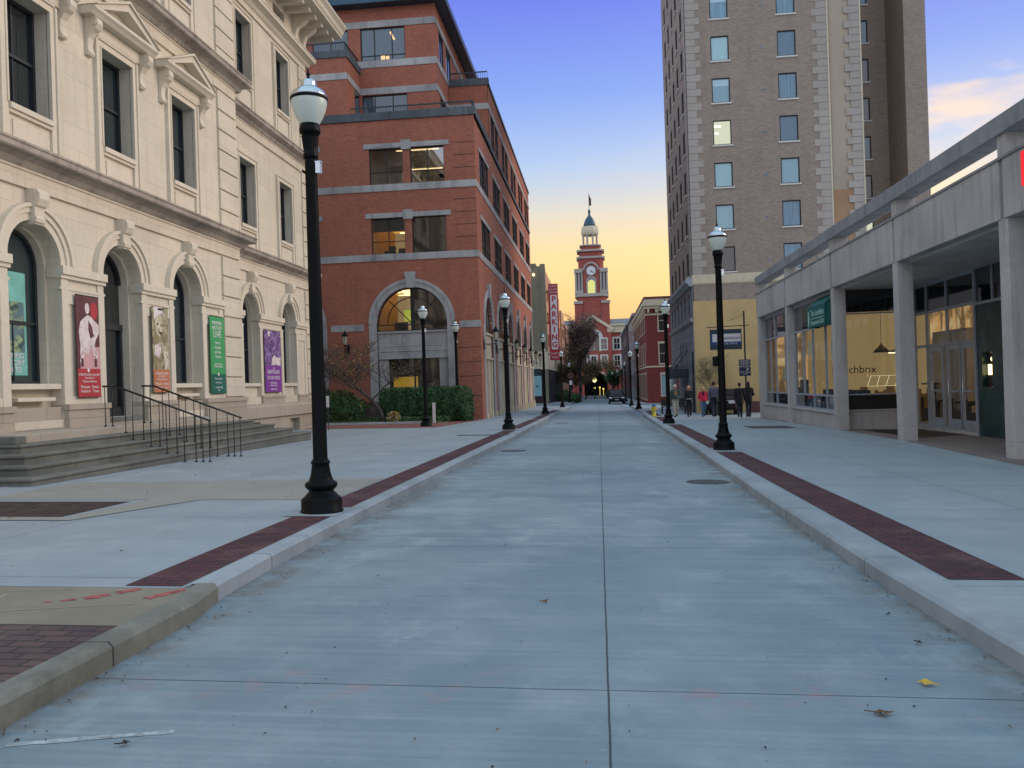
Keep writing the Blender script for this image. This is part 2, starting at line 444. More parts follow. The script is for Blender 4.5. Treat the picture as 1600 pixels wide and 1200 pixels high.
M['kerb'] = concrete('kerb_concrete', S(168,175,180), S(134,140,144), S(192,197,200), ([], 3.0, 1.3, []), .3, ms=.004)
M['oldkerb'] = concrete('old_kerb', S(144,144,132), S(98,98,88), S(174,172,160), ([], 2.2, 4.6, []), .9, ms=.006, bumps=.5)
M['oldslab'] = concrete('old_slab', S(146,138,120), S(122,114,98), S(164,156,138), ([], 0, 0, []), .3, bumps=.4)
M['beige'] = concrete('beige_slab', S(158,156,148), S(140,138,130), S(170,168,160), ([], 0, 0, []), .2)
M['asphalt'] = plain('far_road', S(118,126,134), .8, var=.2, scale=.6)
M['ground'] = plain('ground', S(120,120,112), .9, var=.2, scale=.4)
M['pavebrick'] = brickm('paver_brick', S(104,62,66), S(74,48,54), S(44,38,42), .2, .1, .008, .4, S(56,42,46), ground=1)
M['pavebrick2'] = brickm('paver_brick_old', S(108,84,80), S(82,68,70), S(56,50,50), .22, .11, .01, .4, S(70,60,60), ground=1)
M['pathbrick'] = brickm('path_brick', S(158,98,84), S(132,84,76), S(96,80,76), .2, .1, .008, .3, S(100,72,66), ground=1)
M['tile'] = concrete('entry_tile', S(146,130,122), S(120,106,102), S(164,148,138), ([8.6,9.2,9.8,10.4], .6, 0, []), .1, ms=.004)
M['soil'] = plain('soil', S(70,52,46), .95, var=.5, scale=6, bump=.6)
M['grass'] = plain('grass', S(62,82,44), .9, var=.4, scale=5, bump=.5)
M['lime'] = ashlar('limestone', S(219,210,189), S(211,202,183), S(186,177,159), 1.15, .56, .004, .3, S(168,156,138), streak=.35)
M['limeclean'] = ashlar('limestone_trim', S(221,212,192), S(214,205,186), S(204,196,178), 2.3, 3.0, .003, .2, S(172,160,142), streak=.2)
M['limerev'] = ashlar('limestone_reveal', S(196,188,172), S(190,182,168), S(160,152,140), 5, .56, .004, .3, S(150,144,134))
M['limedirty'] = ashlar('limestone_weathered', S(182,172,158), S(172,162,150), S(140,132,122), 1.7, 3.0, .006, .75, S(96,90,88), streak=.7)
M['step'] = ashlar('step_stone', S(126,127,118), S(114,115,108), S(92,92,86), 1.9, 3.0, .004, .8, S(74,76,72), streak=.5)
M['plinth'] = ashlar('plinth_stone', S(184,172,154), S(176,166,150), S(140,130,116), 1.4, .5, .006, .4, S(142,132,118))
M['brickf'] = brickm('office_brick', S(180,108,84), S(152,90,74), S(174,134,114), patch=.25, dark=S(120,76,68), streak=.3)
M['stone'] = ashlar('office_stone', S(186,184,182), S(176,174,172), S(140,138,136), 1.2, 3.0, .006, .65, S(100,102,106), streak=.6)
M['stonelt'] = ashlar('office_pale_stone', S(206,196,170), S(198,188,164), S(170,160,140), 1.2, 3.0, .005, .25, S(160,150,134))
M['coping'] = ashlar('coping_stone', S(104,112,116), S(90,98,104), S(70,76,80), 1.1, 3.0, .008, .8, S(60,66,72), streak=.8)
M['tbrick'] = brickm('tower_brick', S(164,148,134), S(142,127,116), S(170,158,146), .24, .08, .007, .16, S(112,104,100), .25)
M['tquoin'] = ashlar('tower_quoin', S(176,168,160), S(168,161,153), S(140,132,124), 4, 9, .004, .4, S(146,138,130))
M['stucco'] = plain('stucco', S(172,158,140), .9, var=.07, scale=.5, bump=.1)
M['stucco2'] = plain('stucco_darker', S(170,134,104), .9, var=.07, scale=.5, bump=.1)
M['yellow'] = plain('yellow_wall', S(196,168,118), .9, var=.08, scale=.8, bump=.15)
M['cream'] = plain('cream_band', S(204,192,166), .8, var=.06)
M['sidestone'] = ashlar('tower_side_stone', S(138,142,150), S(128,132,142), S(90,94,102), 1.6, .62, .02, .4, S(96,100,108))
M['redbase'] = plain('dark_red_base', S(96,62,60), .8, var=.15)
M['redbrick'] = brickm('red_brick', S(140,62,58), S(118,52,52), S(118,76,70), patch=.2, dark=S(84,44,48))
M['clockbrick'] = brickm('clock_brick', S(164,88,78), S(152,78,70), S(156,98,86), patch=.1, dark=S(130,70,64), bw=.4, bh=.15)
M['darkbrick'] = brickm('dark_brick', S(78,60,62), S(66,52,56), S(70,60,60), patch=.3, dark=S(44,38,42))
M['tanwall'] = ashlar('garage_wall', S(140,132,112), S(132,124,106), S(116,110,96), 3, 1.4, .01, .5, S(100,96,84))
M['peachwall'] = plain('garage_side', S(196,150,118), .9, var=.1)
M['greywall'] = plain('grey_panel', S(150,156,164), .8, var=.12)
M['conc'] = ashlar('cast_concrete', S(188,185,182), S(180,178,176), S(130,130,134), 50, 50, .004, .5, S(128,124,122), streak=.7)
M['concdk'] = ashlar('cast_concrete_rail', S(156,156,158), S(148,149,152), S(100,104,110), 50, 50, .004, .5, S(84,88,94), streak=.6)
M['soffit'] = plain('soffit', S(188,186,184), .9, var=.12, scale=1)
M['alum'] = plain('aluminium_frame', S(158,166,176), .5, .2, var=.08)
M['marble'] = NT('green_marble')
t = M['marble']; n = t.noise(1.6, 8, .7); M['marble'] = t.done(t.pr(t.mix(t.rng(n, .4, .68), S(24,46,50), S(52,84,84)), .25, 0, None, .5))
M['black'] = plain('black_panel', S(16,18,20), .5, var=.2)
M['sash'] = plain('dark_sash', S(36,42,48), .5, var=.15)
M['bronze'] = plain('bronze_frame', S(38,38,40), .5, .2, var=.1)
M['white'] = plain('white_paint', S(206,206,200), .6, var=.06)
M['gdark'] = dark_glass('dark_glass', S(20,26,30))
M['gblind2'] = dark_glass('pale_blind', S(168,200,214), rough=.1, spec=.7, c2=S(140,176,192))
M['thin2'] = emit('office_light', S(255,250,220), 1.5)
M['gref'] = dark_glass('reflecting_glass', S(30,32,36), rough=.08)
M['gstone'] = dark_glass('museum_glass', S(44,60,64), c2=S(26,34,40))
M['gblue'] = dark_glass('blue_glass', S(52,84,100), folds=.3)
M['gcurt'] = dark_glass('curtained_glass', S(110,160,184), rough=.08, spec=.7, folds=.55, c2=S(62,98,122))
M['gblind'] = dark_glass('blind_glass', S(160,202,208), rough=.08, spec=.7, folds=.12, c2=S(108,150,168))
M['glitw'] = emit('lit_blind', S(200,204,180), .8)
M['gclear'] = glass_room('clear_glass', .06)
M['gclear2'] = glass_room('shop_glass', .08, (.9,.95,.97,1))
M['gskyref'] = glass_room('sky_glass', .3, (.8,.8,.8,1))
M['gdim'] = dark_glass('dim_glass', S(24,28,34), folds=.5)
M['lamp'] = NT('lamp_black')
t = M['lamp']; t.pos(); n = t.noise(30, 3); M['lamp'] = t.done(t.pr(t.mix(t.rng(n, .4, .7, 0, .4), S(5,8,10), S(12,18,22)), t.rng(n, .3, .7, .36, .5), 0, t.bump(n, .12), .12))
t = NT('globe_glass'); a_ = t.pr(S(236,246,238), .2, 0, None, .5, Coat_Weight=.5, Coat_Roughness=.05); b_ = t.n('ShaderNodeBsdfTranslucent'); b_.inputs[0].default_value = S(240,250,238)
m_ = t.n('ShaderNodeMixShader'); m_.inputs[0].default_value = .35; t.set(m_.inputs[1], a_); t.set(m_.inputs[2], b_.outputs[0]); M['globe'] = t.done(m_.outputs[0])
t = NT('globe_cap'); M['cap'] = t.done(t.pr(S(196,202,206), .18, .9))
M['iron'] = plain('iron_rail', S(40,42,44), .5, .3, var=.2, scale=20)
M['railmet'] = plain('terrace_rail', S(52,64,70), .5, .3, var=.1)
M['roofmet'] = plain('roof_edge', S(58,84,100), .4, .5, var=.15)
M['ceil'] = emit('ceiling_glow', S(206,146,66), .75)  # ceiling emits by itself, in place of light cast by the strips
M['strip'] = emit('light_strip', S(255,226,160), 2.2)
M['roomwall'] = plain('room_wall', S(186,150,96), .9, var=.1)
M['roomglow'] = emit('room_wall_glow', S(156,130,88), .5)  # wall glows by emission, standing in for lamp light inside the room
M['thin'] = emit('thin_light', S(255,232,180), .7)
M['leaf'] = plain('leaf_green', S(78,100,56), .7, var=.5, scale=4)
M['leafd'] = plain('leaf_dark_green', S(56,96,58), .7, var=.5, scale=4)
M['leafy'] = plain('leaf_yellowgreen', S(104,104,48), .7, var=.4, scale=4)
M['leafp'] = plain('leaf_purple', S(104,84,88), .8, var=.4, scale=4)
M['leafo'] = plain('leaf_ochre', S(140,114,80), .8, var=.4, scale=4)
M['bark'] = plain('bark', S(84,76,72), .9, var=.35, scale=9, bump=.5)
M['barkd'] = plain('bark_dark', S(74,66,70), .9, var=.35, scale=9, bump=.5)
M['dry'] = plain('dry_leaf', S(116,84,52), .85, var=.5, scale=30)
M['dryy'] = plain('yellow_leaf', S(206,170,62), .8, var=.3, scale=30)
M['debris'] = plain('dark_debris', S(58,46,42), .9, var=.4, scale=30)
M['grate'] = plain('cast_iron', S(84,80,80), .7, .1, var=.3, scale=20, bump=.4)
M['signred'] = plain('sign_red', S(176,38,48), .5, var=.05)
M['signwhite'] = plain('sign_white', S(214,208,210), .5, var=.04)
M['signnavy'] = plain('sign_navy', S(30,44,72), .5, var=.05)
M['signblue'] = plain('sign_blue', S(34,66,128), .5, var=.05)
M['signdark'] = plain('sign_dark', S(38,54,66), .5, var=.05)
M['awning'] = plain('awning_cloth', S(20,92,88), .8, var=.12, scale=5)
M['awtext'] = plain('awning_print', S(160,196,188), .8, var=0)
M['teal'] = plain('poster_teal', S(120,190,180), .6, var=.15)
M['carpaint'] = plain('black_car_paint', S(12,15,19), .6, 0, var=0, spec=.25)
M['carpaint2'] = plain('dark_car_paint', S(40,28,34), .6, 0, var=0, spec=.25)
M['cglass'] = plain('car_glass', S(16,20,24), .35, 0, var=0, spec=.4)
M['tyre'] = plain('tyre_rubber', S(24,24,26), .9, var=.1)
M['chrome'] = plain('chrome', S(190,194,198), .25, .9, var=0)
M['headlamp'] = plain('lamp_lens', S(210,214,216), .15, .2, var=0)
M['hydyel'] = plain('hydrant_yellow', S(214,190,62), .5, var=.08, scale=12)
M['hydblue'] = plain('hydrant_blue', S(40,92,160), .5, var=.08, scale=12)
# ------------------------------------------------------------------ ground, road, pavements
def sheet(name, poly, m, dz=0.0, kind='structure', thick=None, label=None):
    mb = MB()
    if thick is None:
        mb.face([(x, y, gz(x, y)+dz) for x, y in poly])
    else:
        k = len(poly)
        i = 0
        mb.v = [(x, y, gz(x, y)+dz-thick) for x, y in poly]+[(x, y, gz(x, y)+dz) for x, y in poly]
        mb.f = [list(range(k))[::-1], list(range(k, 2*k))]+[[a, (a+1) % k, k+(a+1) % k, k+a] for a in range(k)]
        mb.m = [0]*len(mb.f)
    o = mb.build(name, m)
    if kind: o['kind'] = kind
    if label: o['label'] = label
    return o
mb = MB()
gx = [-1500, -60, -20, 0, 20, 60, 1500]; gy = [-300, -20, 60, 200, 400, 2500]
for a in range(len(gx)-1):
    for b in range(len(gy)-1):
        mb.face([(x, y, gz(x, y)-.22) for x, y in ((gx[a],gy[b]),(gx[a+1],gy[b]),(gx[a+1],gy[b+1]),(gx[a],gy[b+1]))])
mb.build('ground', M['ground'])['kind'] = 'structure'
LK = [(-2.91,-15),(-2.91,5.7),(-2.99,6.1),(-3.03,7.2),(-3.03,10),(-3.01,18),(-2.9,27),(-2.95,48),(-3.0,60),(-3.05,84)]
RK = [(2.32,-15),(2.28,4),(2.2,7),(2.22,11.5),(2.38,20),(2.5,32),(2.62,42),(2.72,52),(3.0,60),(3.05,83)]
sheet('road', [(-3.4,-15)]+[(2.6,-15),(2.6,30),(2.9,50),(3.3,84),(3.3,205),(-3.5,205),(-3.5,84)], M['road'], -.135)
sheet('cross_street', [(-60,84.6),(60,84.6),(60,97),(-60,103)], M['asphalt'], -.140)
def walk(name, poly, m=None): return sheet(name, poly, m or M['walk'], 0.0, thick=.3)
walk('sidewalk', [(x-.19, y) for x, y in LK if y >= 6]+[(-3.9,84),(-60,84),(-60,5.98),(-3.2,5.98)])
walk('sidewalk', [(-3.082,4.97),(-60,4.97),(-60,5.965),(-3.082,5.965)], M['oldslab'])
walk('sidewalk', [(-3.082,-15),(-60,-15),(-60,4.955),(-3.082,4.955)], M['pavebrick2'])
walk('sidewalk', [(x+.28, y) for x, y in RK]+[(60,83),(60,-15)])
walk('sidewalk', [(-3.4,104),(-3.4,200),(-60,200),(-60,104)])
walk('sidewalk', [(3.4,95),(60,95),(60,200),(3.4,200)])
def kerb(name, pts, w, m, h=.005, side=1):
    mb = MB()
    for (x0,y0),(x1,y1) in zip(pts[:-1], pts[1:]):
        n = max(1, int((y1-y0)/2.5))
        for k in range(n):
            a, b = k/n, (k+1)/n
            xa, ya, xb, yb = x0+(x1-x0)*a, y0+(y1-y0)*a, x0+(x1-x0)*b, y0+(y1-y0)*b
            P = []
            for off, dz in ((0,-.35),(0,-.022),(.03,h),(w,h),(w,-.35)):
                P.append((off*side, dz))
            A = [(xa+o, ya, gz(xa,ya)+z) for o, z in P]; B = [(xb+o, yb, gz(xb,yb)+z) for o, z in P]
            for j in range(len(P)-1): mb.face([A[j], B[j], B[j+1], A[j+1]])
    o = mb.build(name, m); o['kind'] = 'structure'; return o
kerb('kerb', [p for p in LK if p[1] >= 6], .2, M['kerb'], side=-1)
kerb('kerb', [(-2.9,-15),(-2.9,5.6),(-2.97,6.1)], .17, M['oldkerb'], .012, side=-1)
kerb('kerb', RK, .29, M['kerb'], side=1)
kerb('kerb', [(-3.4,104),(-3.4,150),(-3.4,200)], .25, M['kerb'], side=-1)
kerb('kerb', [(3.4,95),(3.4,150),(3.4,200)], .25, M['kerb'], side=1)
# brick bands beside the kerbs, interrupted by lamp pads
for a, b in ((6.02,9.55),(10.35,28.0),(28.35,31.6),(33.2,44.0),(44.6,54.0),(56.2,66)):
    sheet('brick_band', [(-3.22,a),(-3.22+.003*max(0,a-18),b),(-3.69,b),(-3.68,a)], M['pavebrick'], .004)
for a, b in ((6.5,19.6),(21.0,35.6),(37.8,46),(48,60)):
    x0 = 2.565+.012*max(0,a-10); x1 = 2.565+.012*max(0,b-10)
    sheet('brick_band', [(x0,a),(x0+.56,a),(x1+.56,b),(x1,b)], M['pavebrick'], .004)
sheet('paving_patch', [(-9.0,11.1),(-3.72,11.1),(-3.72,14.0),(-5.5,13.7),(-9.0,13.4)], M['beige'], .004)
sheet('planting_bed', [(-12,9.5),(-6.6,9.5),(-6.55,10.9),(-12,10.9)], M['soil'], .004)
sheet('paving_edge', [(-12,9.2),(-6.3,9.2),(-5.6,11.1),(-6.35,11.1),(-6.5,9.45),(-12,9.45)], M['beige'], .008)
sheet('brick_path', [(-13.5,34.3),(-7.0,34.8),(-6.3,45.1),(-7.9,45.1),(-7.7,41.2),(-8.6,40.0),(-13.5,38.2)], M['pathbrick'], .004)
sheet('bed_edging', [(-13.5,38.2),(-8.6,40.0),(-8.7,40.2),(-13.6,38.4)], M['kerb'], .10, thick=.12)
sheet('lawn', [(-19,38.4),(-13.6,38.4),(-8.7,40.2),(-7.9,41.3),(-8.0,45.1),(-19,45.1)], M['grass'], .06, thick=.1)
sheet('entry_paving', [(7.4,13),(7.5,15),(8.15,23),(8.3,31.5),(8.0,43),(14,43),(14,13)], M['tile'], .004)
sheet('dark_floor_patch', [(8.95,24.4),(10.9,25.9),(10.9,29.5),(8.95,29.5)], M['black'], .008, kind='structure')  # flat black patch on the entry floor
# painted marks
rng = random.Random(3)
def stroke(name, pts, w, m, dz=.003, seed=0, gap=.12):
    mb = MB(); r = random.Random(seed)
    for (x0,y0),(x1,y1) in zip(pts[:-1], pts[1:]):
        d = Vector((x1-x0, y1-y0)); L = d.length; d /= L; nn = Vector((-d.y, d.x)); k = max(2, int(L/.05))
        prev = None
        for j in range(k+1):
            p = Vector((x0, y0))+d*(L*j/k); ww = w*(.6+.7*r.random())
            a = p+nn*ww; b = p-nn*ww
            cur = [(a.x, a.y, gz(a.x, a.y)+dz), (b.x, b.y, gz(b.x, b.y)+dz)]
            if prev and r.random() > gap: mb.face([prev[0], cur[0], cur[1], prev[1]])
            prev = cur
    o = mb.build(name, m); o['kind'] = 'structure'; return o
M['redpaint'] = plain('red_spray_paint', S(176,88,86), .8, var=.4, scale=20)
M['whitepaint'] = plain('white_road_paint', S(168,176,178), .8, var=.3, scale=20)
M['chalk'] = plain('chalk', S(168,166,150), .9, var=.2, scale=20)
stroke('paint_mark', [(-3.75,5.62),(-3.5,5.93)], .05, M['redpaint'], seed=1)
stroke('paint_mark', [(-3.98,5.5),(-3.8,5.6)], .025, M['redpaint'], seed=4)
stroke('paint_mark', [(-3.32,5.6),(-3.14,5.93)], .04, M['redpaint'], seed=2)
stroke('paint_mark', [(-4.5,5.15),(-3.3,5.5)], .006, M['chalk'], seed=3)
for k, (x, y) in enumerate(((-4.75,5.5),(-4.62,5.55),(-4.5,5.55),(-4.38,5.62))):
    stroke('paint_mark', [(x,y-.12),(x-.05,y+.1)], .012, M['chalk'], seed=10+k)
stroke('paint_mark', [(-4.9,5.75),(-4.0,5.9)], .006, M['chalk'], seed=5)
stroke('road_line', [(-2.75,3.52),(-2.05,3.72)], .022, M['whitepaint'], -.1325, 6, 0)
for k, (x, y) in enumerate(((-8.0,9.3),(-7.7,9.3),(-7.35,9.32))):
    stroke('paint_mark', [(x,y-.08),(x+.18,y+.08)], .03, M['redpaint'], .009, seed=30+k)
# ------------------------------------------------------------------ cream stone museum on the left
mus = thing('museum_building', 'cream stone building with arched ground floor openings, pedimented windows and bracketed eave behind the steps', 'building', (-13, 20, 0), world=True)
F = FX(-12.0); G2 = FX(-12.8)
BAYS = [13.2+.05, 16.6, 19.9, 23.25]; BAYS = [16.6, 19.9, 23.25]
RB = [29.55, 33.35]
wall = MB()
wall.box(-34, -13.75, 2.0, 36.2, -1.5, 18.0)
# pavilion
ah = [archp(c, .85, (.82 if c == 19.9 else 1.0), 4.45) for c in BAYS]
wall.panel(F, rect(12.9, 26.86, .3, 5.98), ah, 0, .3, sides=False)
for c in BAYS:
    wall.panel(F, rect(c-1.1, c+1.1, .3, 5.9), [archp(c, .76, (.96 if c == 19.9 else 1.78), 4.42)], -.3, .3, sides=False)
wall.panel(F, rect(12.9, 26.86, 6.7, 11.4), [rect(c-.68, c+.68, 7.65, 10.1) for c in BAYS], 0, .55, sides=False)
wall.panel(F, rect(12.9, 26.86, 12.1, 16.3), [rect(c-.68, c+.68, 13.2, 15.6) for c in BAYS], 0, .55, sides=False)
wall.fbox(F, 12.9, 26.86, 16.3, 18.0, -1.7, -.02)
for z0, z1 in ((.3,5.98),(5.98,6.7),(6.7,11.4),(11.4,12.1),(12.1,16.3)):
    wall.fbox(F, 26.76, 26.858, z0, z1, -1.0, -.003 if z1-z0 > 1 else -.02)
# recessed wing
wall.panel(G2, rect(26.86, 36.2, .9, 5.98), [archp(c, .75, 1.3, 4.42) for c in RB], 0, .26, sides=False)
for c in RB:
    wall.panel(G2, rect(c-1.0, c+1.0, .9, 5.9), [archp(c, .68, 1.8, 4.4)], -.26, .26, sides=False)
wall.panel(G2, rect(26.86, 36.2, 6.7, 11.4), [rect(c-.68, c+.68, 7.68, 10.1) for c in RB], 0, .5, sides=False)
wall.panel(G2, rect(26.86, 36.2, 11.9, 16.0), [rect(c-.68, c+.68, 13.1, 15.5) for c in RB], 0, .5, sides=False)
wall.panel(G2, rect(26.86, 36.2, 16.6, 17.9), [rect(c-.62, c+.62, 16.98, 17.5) for c in RB], 0, .4, sides=False)
wall.fbox(G2, 36.1, 36.198, -1.2, 17.9, -1.0, -.003)
wall.fbox(G2, 2.0, 12.9, -1.2, 17.9, -1.0, 0)
wall.build('wall', M['lime'], mus)
# plinth
pl = MB()
pl.fbox(G2, 26.9, 36.35, .5, .9, -.5, .22)
pl.prism(lambda a,b,c: G2(c,b,a), [(.0,.9),(.22,.9),(.1,1.02),(0,1.04)], 26.9, 36.35)
pl.panel(G2, rect(26.9, 36.25, -1.0, .5), [rect(28.6, 29.9, -.3, .36), rect(32.9, 34.0, -.6, .36)], .12, .3)
pl.fbox(G2, 26.9, 36.2, -1.0, .5, -.5, -.15)
pl.build('plinth', M['plinth'], mus, bevel=.008)
for a, b in ((12.8,15.73),(17.47,19.03),(20.77,22.38),(24.12,26.95)):
    pb = MB(); pb.fbox(F, a, b, .3, 1.2, -.3, .12); pb.fbox(F, a-.03, b+.03, 1.2, 1.33, -.3, .16); pb.build('pier_base', M['plinth'], mus, bevel=.008)
for c in BAYS:
    if c != 19.9: pb = MB(); pb.fbox(F, c-.85, c+.85, .6, 1.28, -.6, -.02); pb.build('apron', M['plinth'], mus, bevel=.008)
for a, b in ((26.9,28.75),(30.35,32.55),(34.15,36.28)):
    pb = MB(); pb.fbox(G2, a, b, 1.02, 1.25, -.2, .08); pb.fbox(G2, a-.02, b+.02, 1.25, 1.34, -.2, .11); pb.build('pier_base', M['plinth'], mus, bevel=.008)
# imposts, pilasters
def impost(F, a, b, ri, prj=0):
    global im
    im = MB()
    for z0, z1, n in ((4.27,4.46,.13+prj),(4.18,4.27,.08+prj),(3.93,3.99,.05+prj)):
        im.fbox(F, a-.05, b+.05, z0, z1, -.02, n)
    for s in (a, b):
        im.fbox(F, s-.045, s+.045, 4.2, 4.45, -.28, -.02)
for a, b in ((14.3,15.75),(17.45,19.05),(20.75,22.4),(24.1,25.5)):
    impost(F, a, b, 0)
    for s0, s1 in ((a, a+.24), (b-.24, b)):
        im.fbox(F, s0, s1, 1.33, 3.93, -.01, .05)
        im.fbox(F, s0, s1, 3.99, 4.18, -.01, .04)
    im.fbox(F, a+.24, b-.24, 3.62, 3.93, -.01, .035)
    im.fbox(F, a+.24, b-.24, 1.33, 1.5, -.01, .035)
    im.build('pilaster', M['limeclean'], mus, bevel=.006)
for a, b in ((27.0,28.8),(30.3,32.6),(34.1,35.3)):
    impost(G2, a, b, 0)
    for s0, s1 in ((a, a+.22), (b-.22, b)):
        im.fbox(G2, s0, s1, 1.34, 3.93, -.01, .05)
    im.fbox(G2, a+.22, b-.22, 3.66, 3.93, -.01, .035)
    im.build('pilaster', M['limeclean'], mus, bevel=.006)
# arch surrounds and keystones
def arch(F, c, hw):
    s = MB()
    for r0, r1, n in ((hw, hw+.16, .05), (hw+.16, hw+.28, .09), (hw+.28, hw+.36, .14)):
        s.ring(F, c, 4.46, r0, r1, -.02, n, seg=22)
    s.build('arch_surround', M['limeclean'], mus)
    k = MB()
    zt = 5.96; zb = 4.46+hw-.1
    k.hexa([F(c-.13,zb,-.2),F(c+.13,zb,-.2),F(c+.13,zb,.16),F(c-.13,zb,.16),F(c-.2,zt,-.1),F(c+.2,zt,-.1),F(c+.2,zt,.22),F(c-.2,zt,.22)])
    k.sweep(F, [(.1,zt-.42),(.24,zt-.36),(.31,zt-.22),(.31,zt-.1),(.24,zt),(.1,zt)], c-.17, c+.17)
    k.sweep(F, [(.1,zb+.02),(.2,zb+.04),(.22,zb+.14),(.16,zb+.2),(.1,zb+.2)], c-.15, c+.15)
    k.build('keystone', M['limeclean'], mus, bevel=.015)
for c in BAYS: arch(F, c, .85)
for c in RB: arch(G2, c, .75)
# belt courses
def belt(F, z, u0, u1, dirty='limedirty', prj=.5, h=.8, cap=0):
    b = MB()
    b.sweep(F, [(-.3,z),(.07,z),(.07,z+.38*h),(.1,z+.38*h),(.1,z+.44*h),(-.3,z+.44*h)], u0, u1)
    b.build('frieze', M['lime'], mus)
    b = MB()
    q = z+.44*h
    b.sweep(F, [(-.3,q),(.12,q),(.16,q+.05),(.2,q+.12),(.3,q+.17),(.34,q+.2),(-.3,q+.2)], u0, u1+cap*.3)
    q2 = q+.2
    b.sweep(F, [(-.3,q2),(prj-.06,q2),(prj-.03,q2+.03),(prj-.03,q2+.13),(prj,q2+.15),(prj,q2+.2),(.02,q2+.27),(-.3,q2+.27)], u0, u1+cap*prj)
    b.build('belt_course', M[dirty], mus, bevel=.006)
belt(F, 5.96, 12.4, 26.86, cap=1, h=.92)
belt(G2, 5.96, 26.9, 36.2, cap=1, prj=.42, h=.92)
belt(F, 11.36, 12.4, 26.86, cap=1)
belt(G2, 11.15, 26.9, 36.2, cap=1, prj=.42)
belt(F, 15.9, 12.4, 26.86, 'limeclean', .45, .6, 1)
belt(G2, 15.9, 26.9, 36.2, 'limeclean', .45, .6, 1)
# quoins
def quoins(F, u0, u1, z0, z1, h=.62, n=.07):
    q = MB(); k = max(1, round((z1-z0)/h)); hh = (z1-z0)/k
    for i in range(k): q.fbox(F, u0, u1, z0+i*hh+.025, z0+(i+1)*hh-.025, -.25, n)
    q.build('quoin', M['lime'], mus, bevel=.012)
for z0, z1 in ((1.34,5.93),(6.78,11.33),(12.1,15.9)):
    quoins(F, 25.57, 26.88, z0, z1); quoins(F, 12.88, 14.2, z0, z1)
    quoins(G2, 35.35, 36.25, z0, z1)
quoins(G2, 35.35, 36.25, .0+1.1, 1.34, .3, .1)
# windows
def sash_window(F, c, hw, z0, z1, n, pane='gstone', mid=.5, arched=False, parent=mus, zs=None):
    f = MB(); t = .07
    for a, b in ((c-hw, c-hw+t), (c+hw-t, c+hw)): f.fbox(F, a, b, z0, z1 if not arched else zs, n, n+.08)
    f.fbox(F, c-hw+t, c+hw-t, z0, z0+.09, n, n+.08)
    if arched: f.ring(F, c, zs, hw-t, hw, n, n+.08, seg=14)
    else: f.fbox(F, c-hw+t, c+hw-t, z1-t, z1, n, n+.08)
    zm = z0+(z1-z0)*mid
    f.fbox(F, c-hw+t, c+hw-t, zm-.035, zm+.035, n, n+.07)
    f.fbox(F, c-.015, c+.015, z0+.09, zm-.035, n, n+.04)
    if not arched: f.fbox(F, c-.015, c+.015, zm+.035, z1-t, n, n+.04)
    w = f.build('window', M['sash'], parent)
    p = MB()
    if arched: p.prism(F, archp(c, hw-.01, z0, zs), n-.03, n+.012)
    else: p.fbox(F, c-hw+.01, c+hw-.01, z0, z1, n-.03, n+.012)
    p.build('pane', M[pane], w)
    return w
for c in BAYS:
    if c == 19.9:
        d = MB()
        for a, b in ((c-.74,c-.66),(c+.66,c+.74),(c-.05,c+.05)): d.fbox(F, a, b, .96, 3.3, -.56, -.48)
        d.fbox(F, c-.74, c+.74, 3.2, 3.35, -.56, -.46); d.fbox(F, c-.66, c+.66, .96, 1.2, -.56, -.5)
        d.ring(F, c, 4.42, .69, .76, -.56, -.48, seg=14)
        dd = d.build('door', M['sash'], mus)
        p = MB(); p.prism(F, archp(c, .75, .96, 4.42), -.6, -.55); p.build('pane', M['gdark'], dd)
        continue
    w = sash_window(F, c, .76, 1.78, 5.2, -.56, 'gstone', .4, True, zs=4.42)
    s = MB(); s.fbox(F, c-.84, c+.84, 1.68, 1.8, -.6, -.02); s.fbox(F, c-.6, c+.6, 1.42, 1.5, -.2, .0); s.build('sill', M['limeclean'], w, bevel=.006)
for c in RB:
    w = sash_window(G2, c, .68, 1.8, 5.0, -.5, 'gstone', .4, True, zs=4.4)
    s = MB(); s.fbox(G2, c-.74, c+.74, 1.7, 1.82, -.5, .02); s.fbox(G2, c-.74, c+.74, 1.3, 1.7, -.5, -.12); s.build('sill', M['limeclean'], w, bevel=.006)
def surround(F, c, hw, z0, z1, zb, w, full=True):
    s = MB(); o = .24
    for sg in (-1, 1):
        a, b = sorted((c+sg*hw, c+sg*(hw+o)))
        s.fbox(F, a, b, zb, z1, -.02, .06)
        a, b = sorted((c+sg*(hw+o-.07), c+sg*(hw+o)))
        s.fbox(F, a, b, zb, z1+.17, .06, .1)
        a, b = sorted((c+sg*hw, c+sg*(hw+.05)))
        s.fbox(F, a, b, z0, z1, .06, .085)
    s.fbox(F, c-hw-o, c+hw+o, z1, z1+.24, -.02, .06)
    s.fbox(F, c-hw-o+.07, c+hw+o-.07, z1+.17, z1+.24, .06, .1)
    s.fbox(F, c-hw, c+hw, z1+.0, z1+.05, .06, .085)
    s.build('surround', M['limeclean'], w, bevel=.006)
    s = MB()
    s.fbox(F, c-hw, c+hw, z0-.12, z0, -.5, .12); s.fbox(F, c-hw, c+hw, z0-.2, z0-.12, -.05, .07)
    s.fbox(F, c-hw+.15, c+hw-.15, zb+.1, z0-.3, -.01, .03)
    s.build('sill', M['limeclean'], w, bevel=.006)
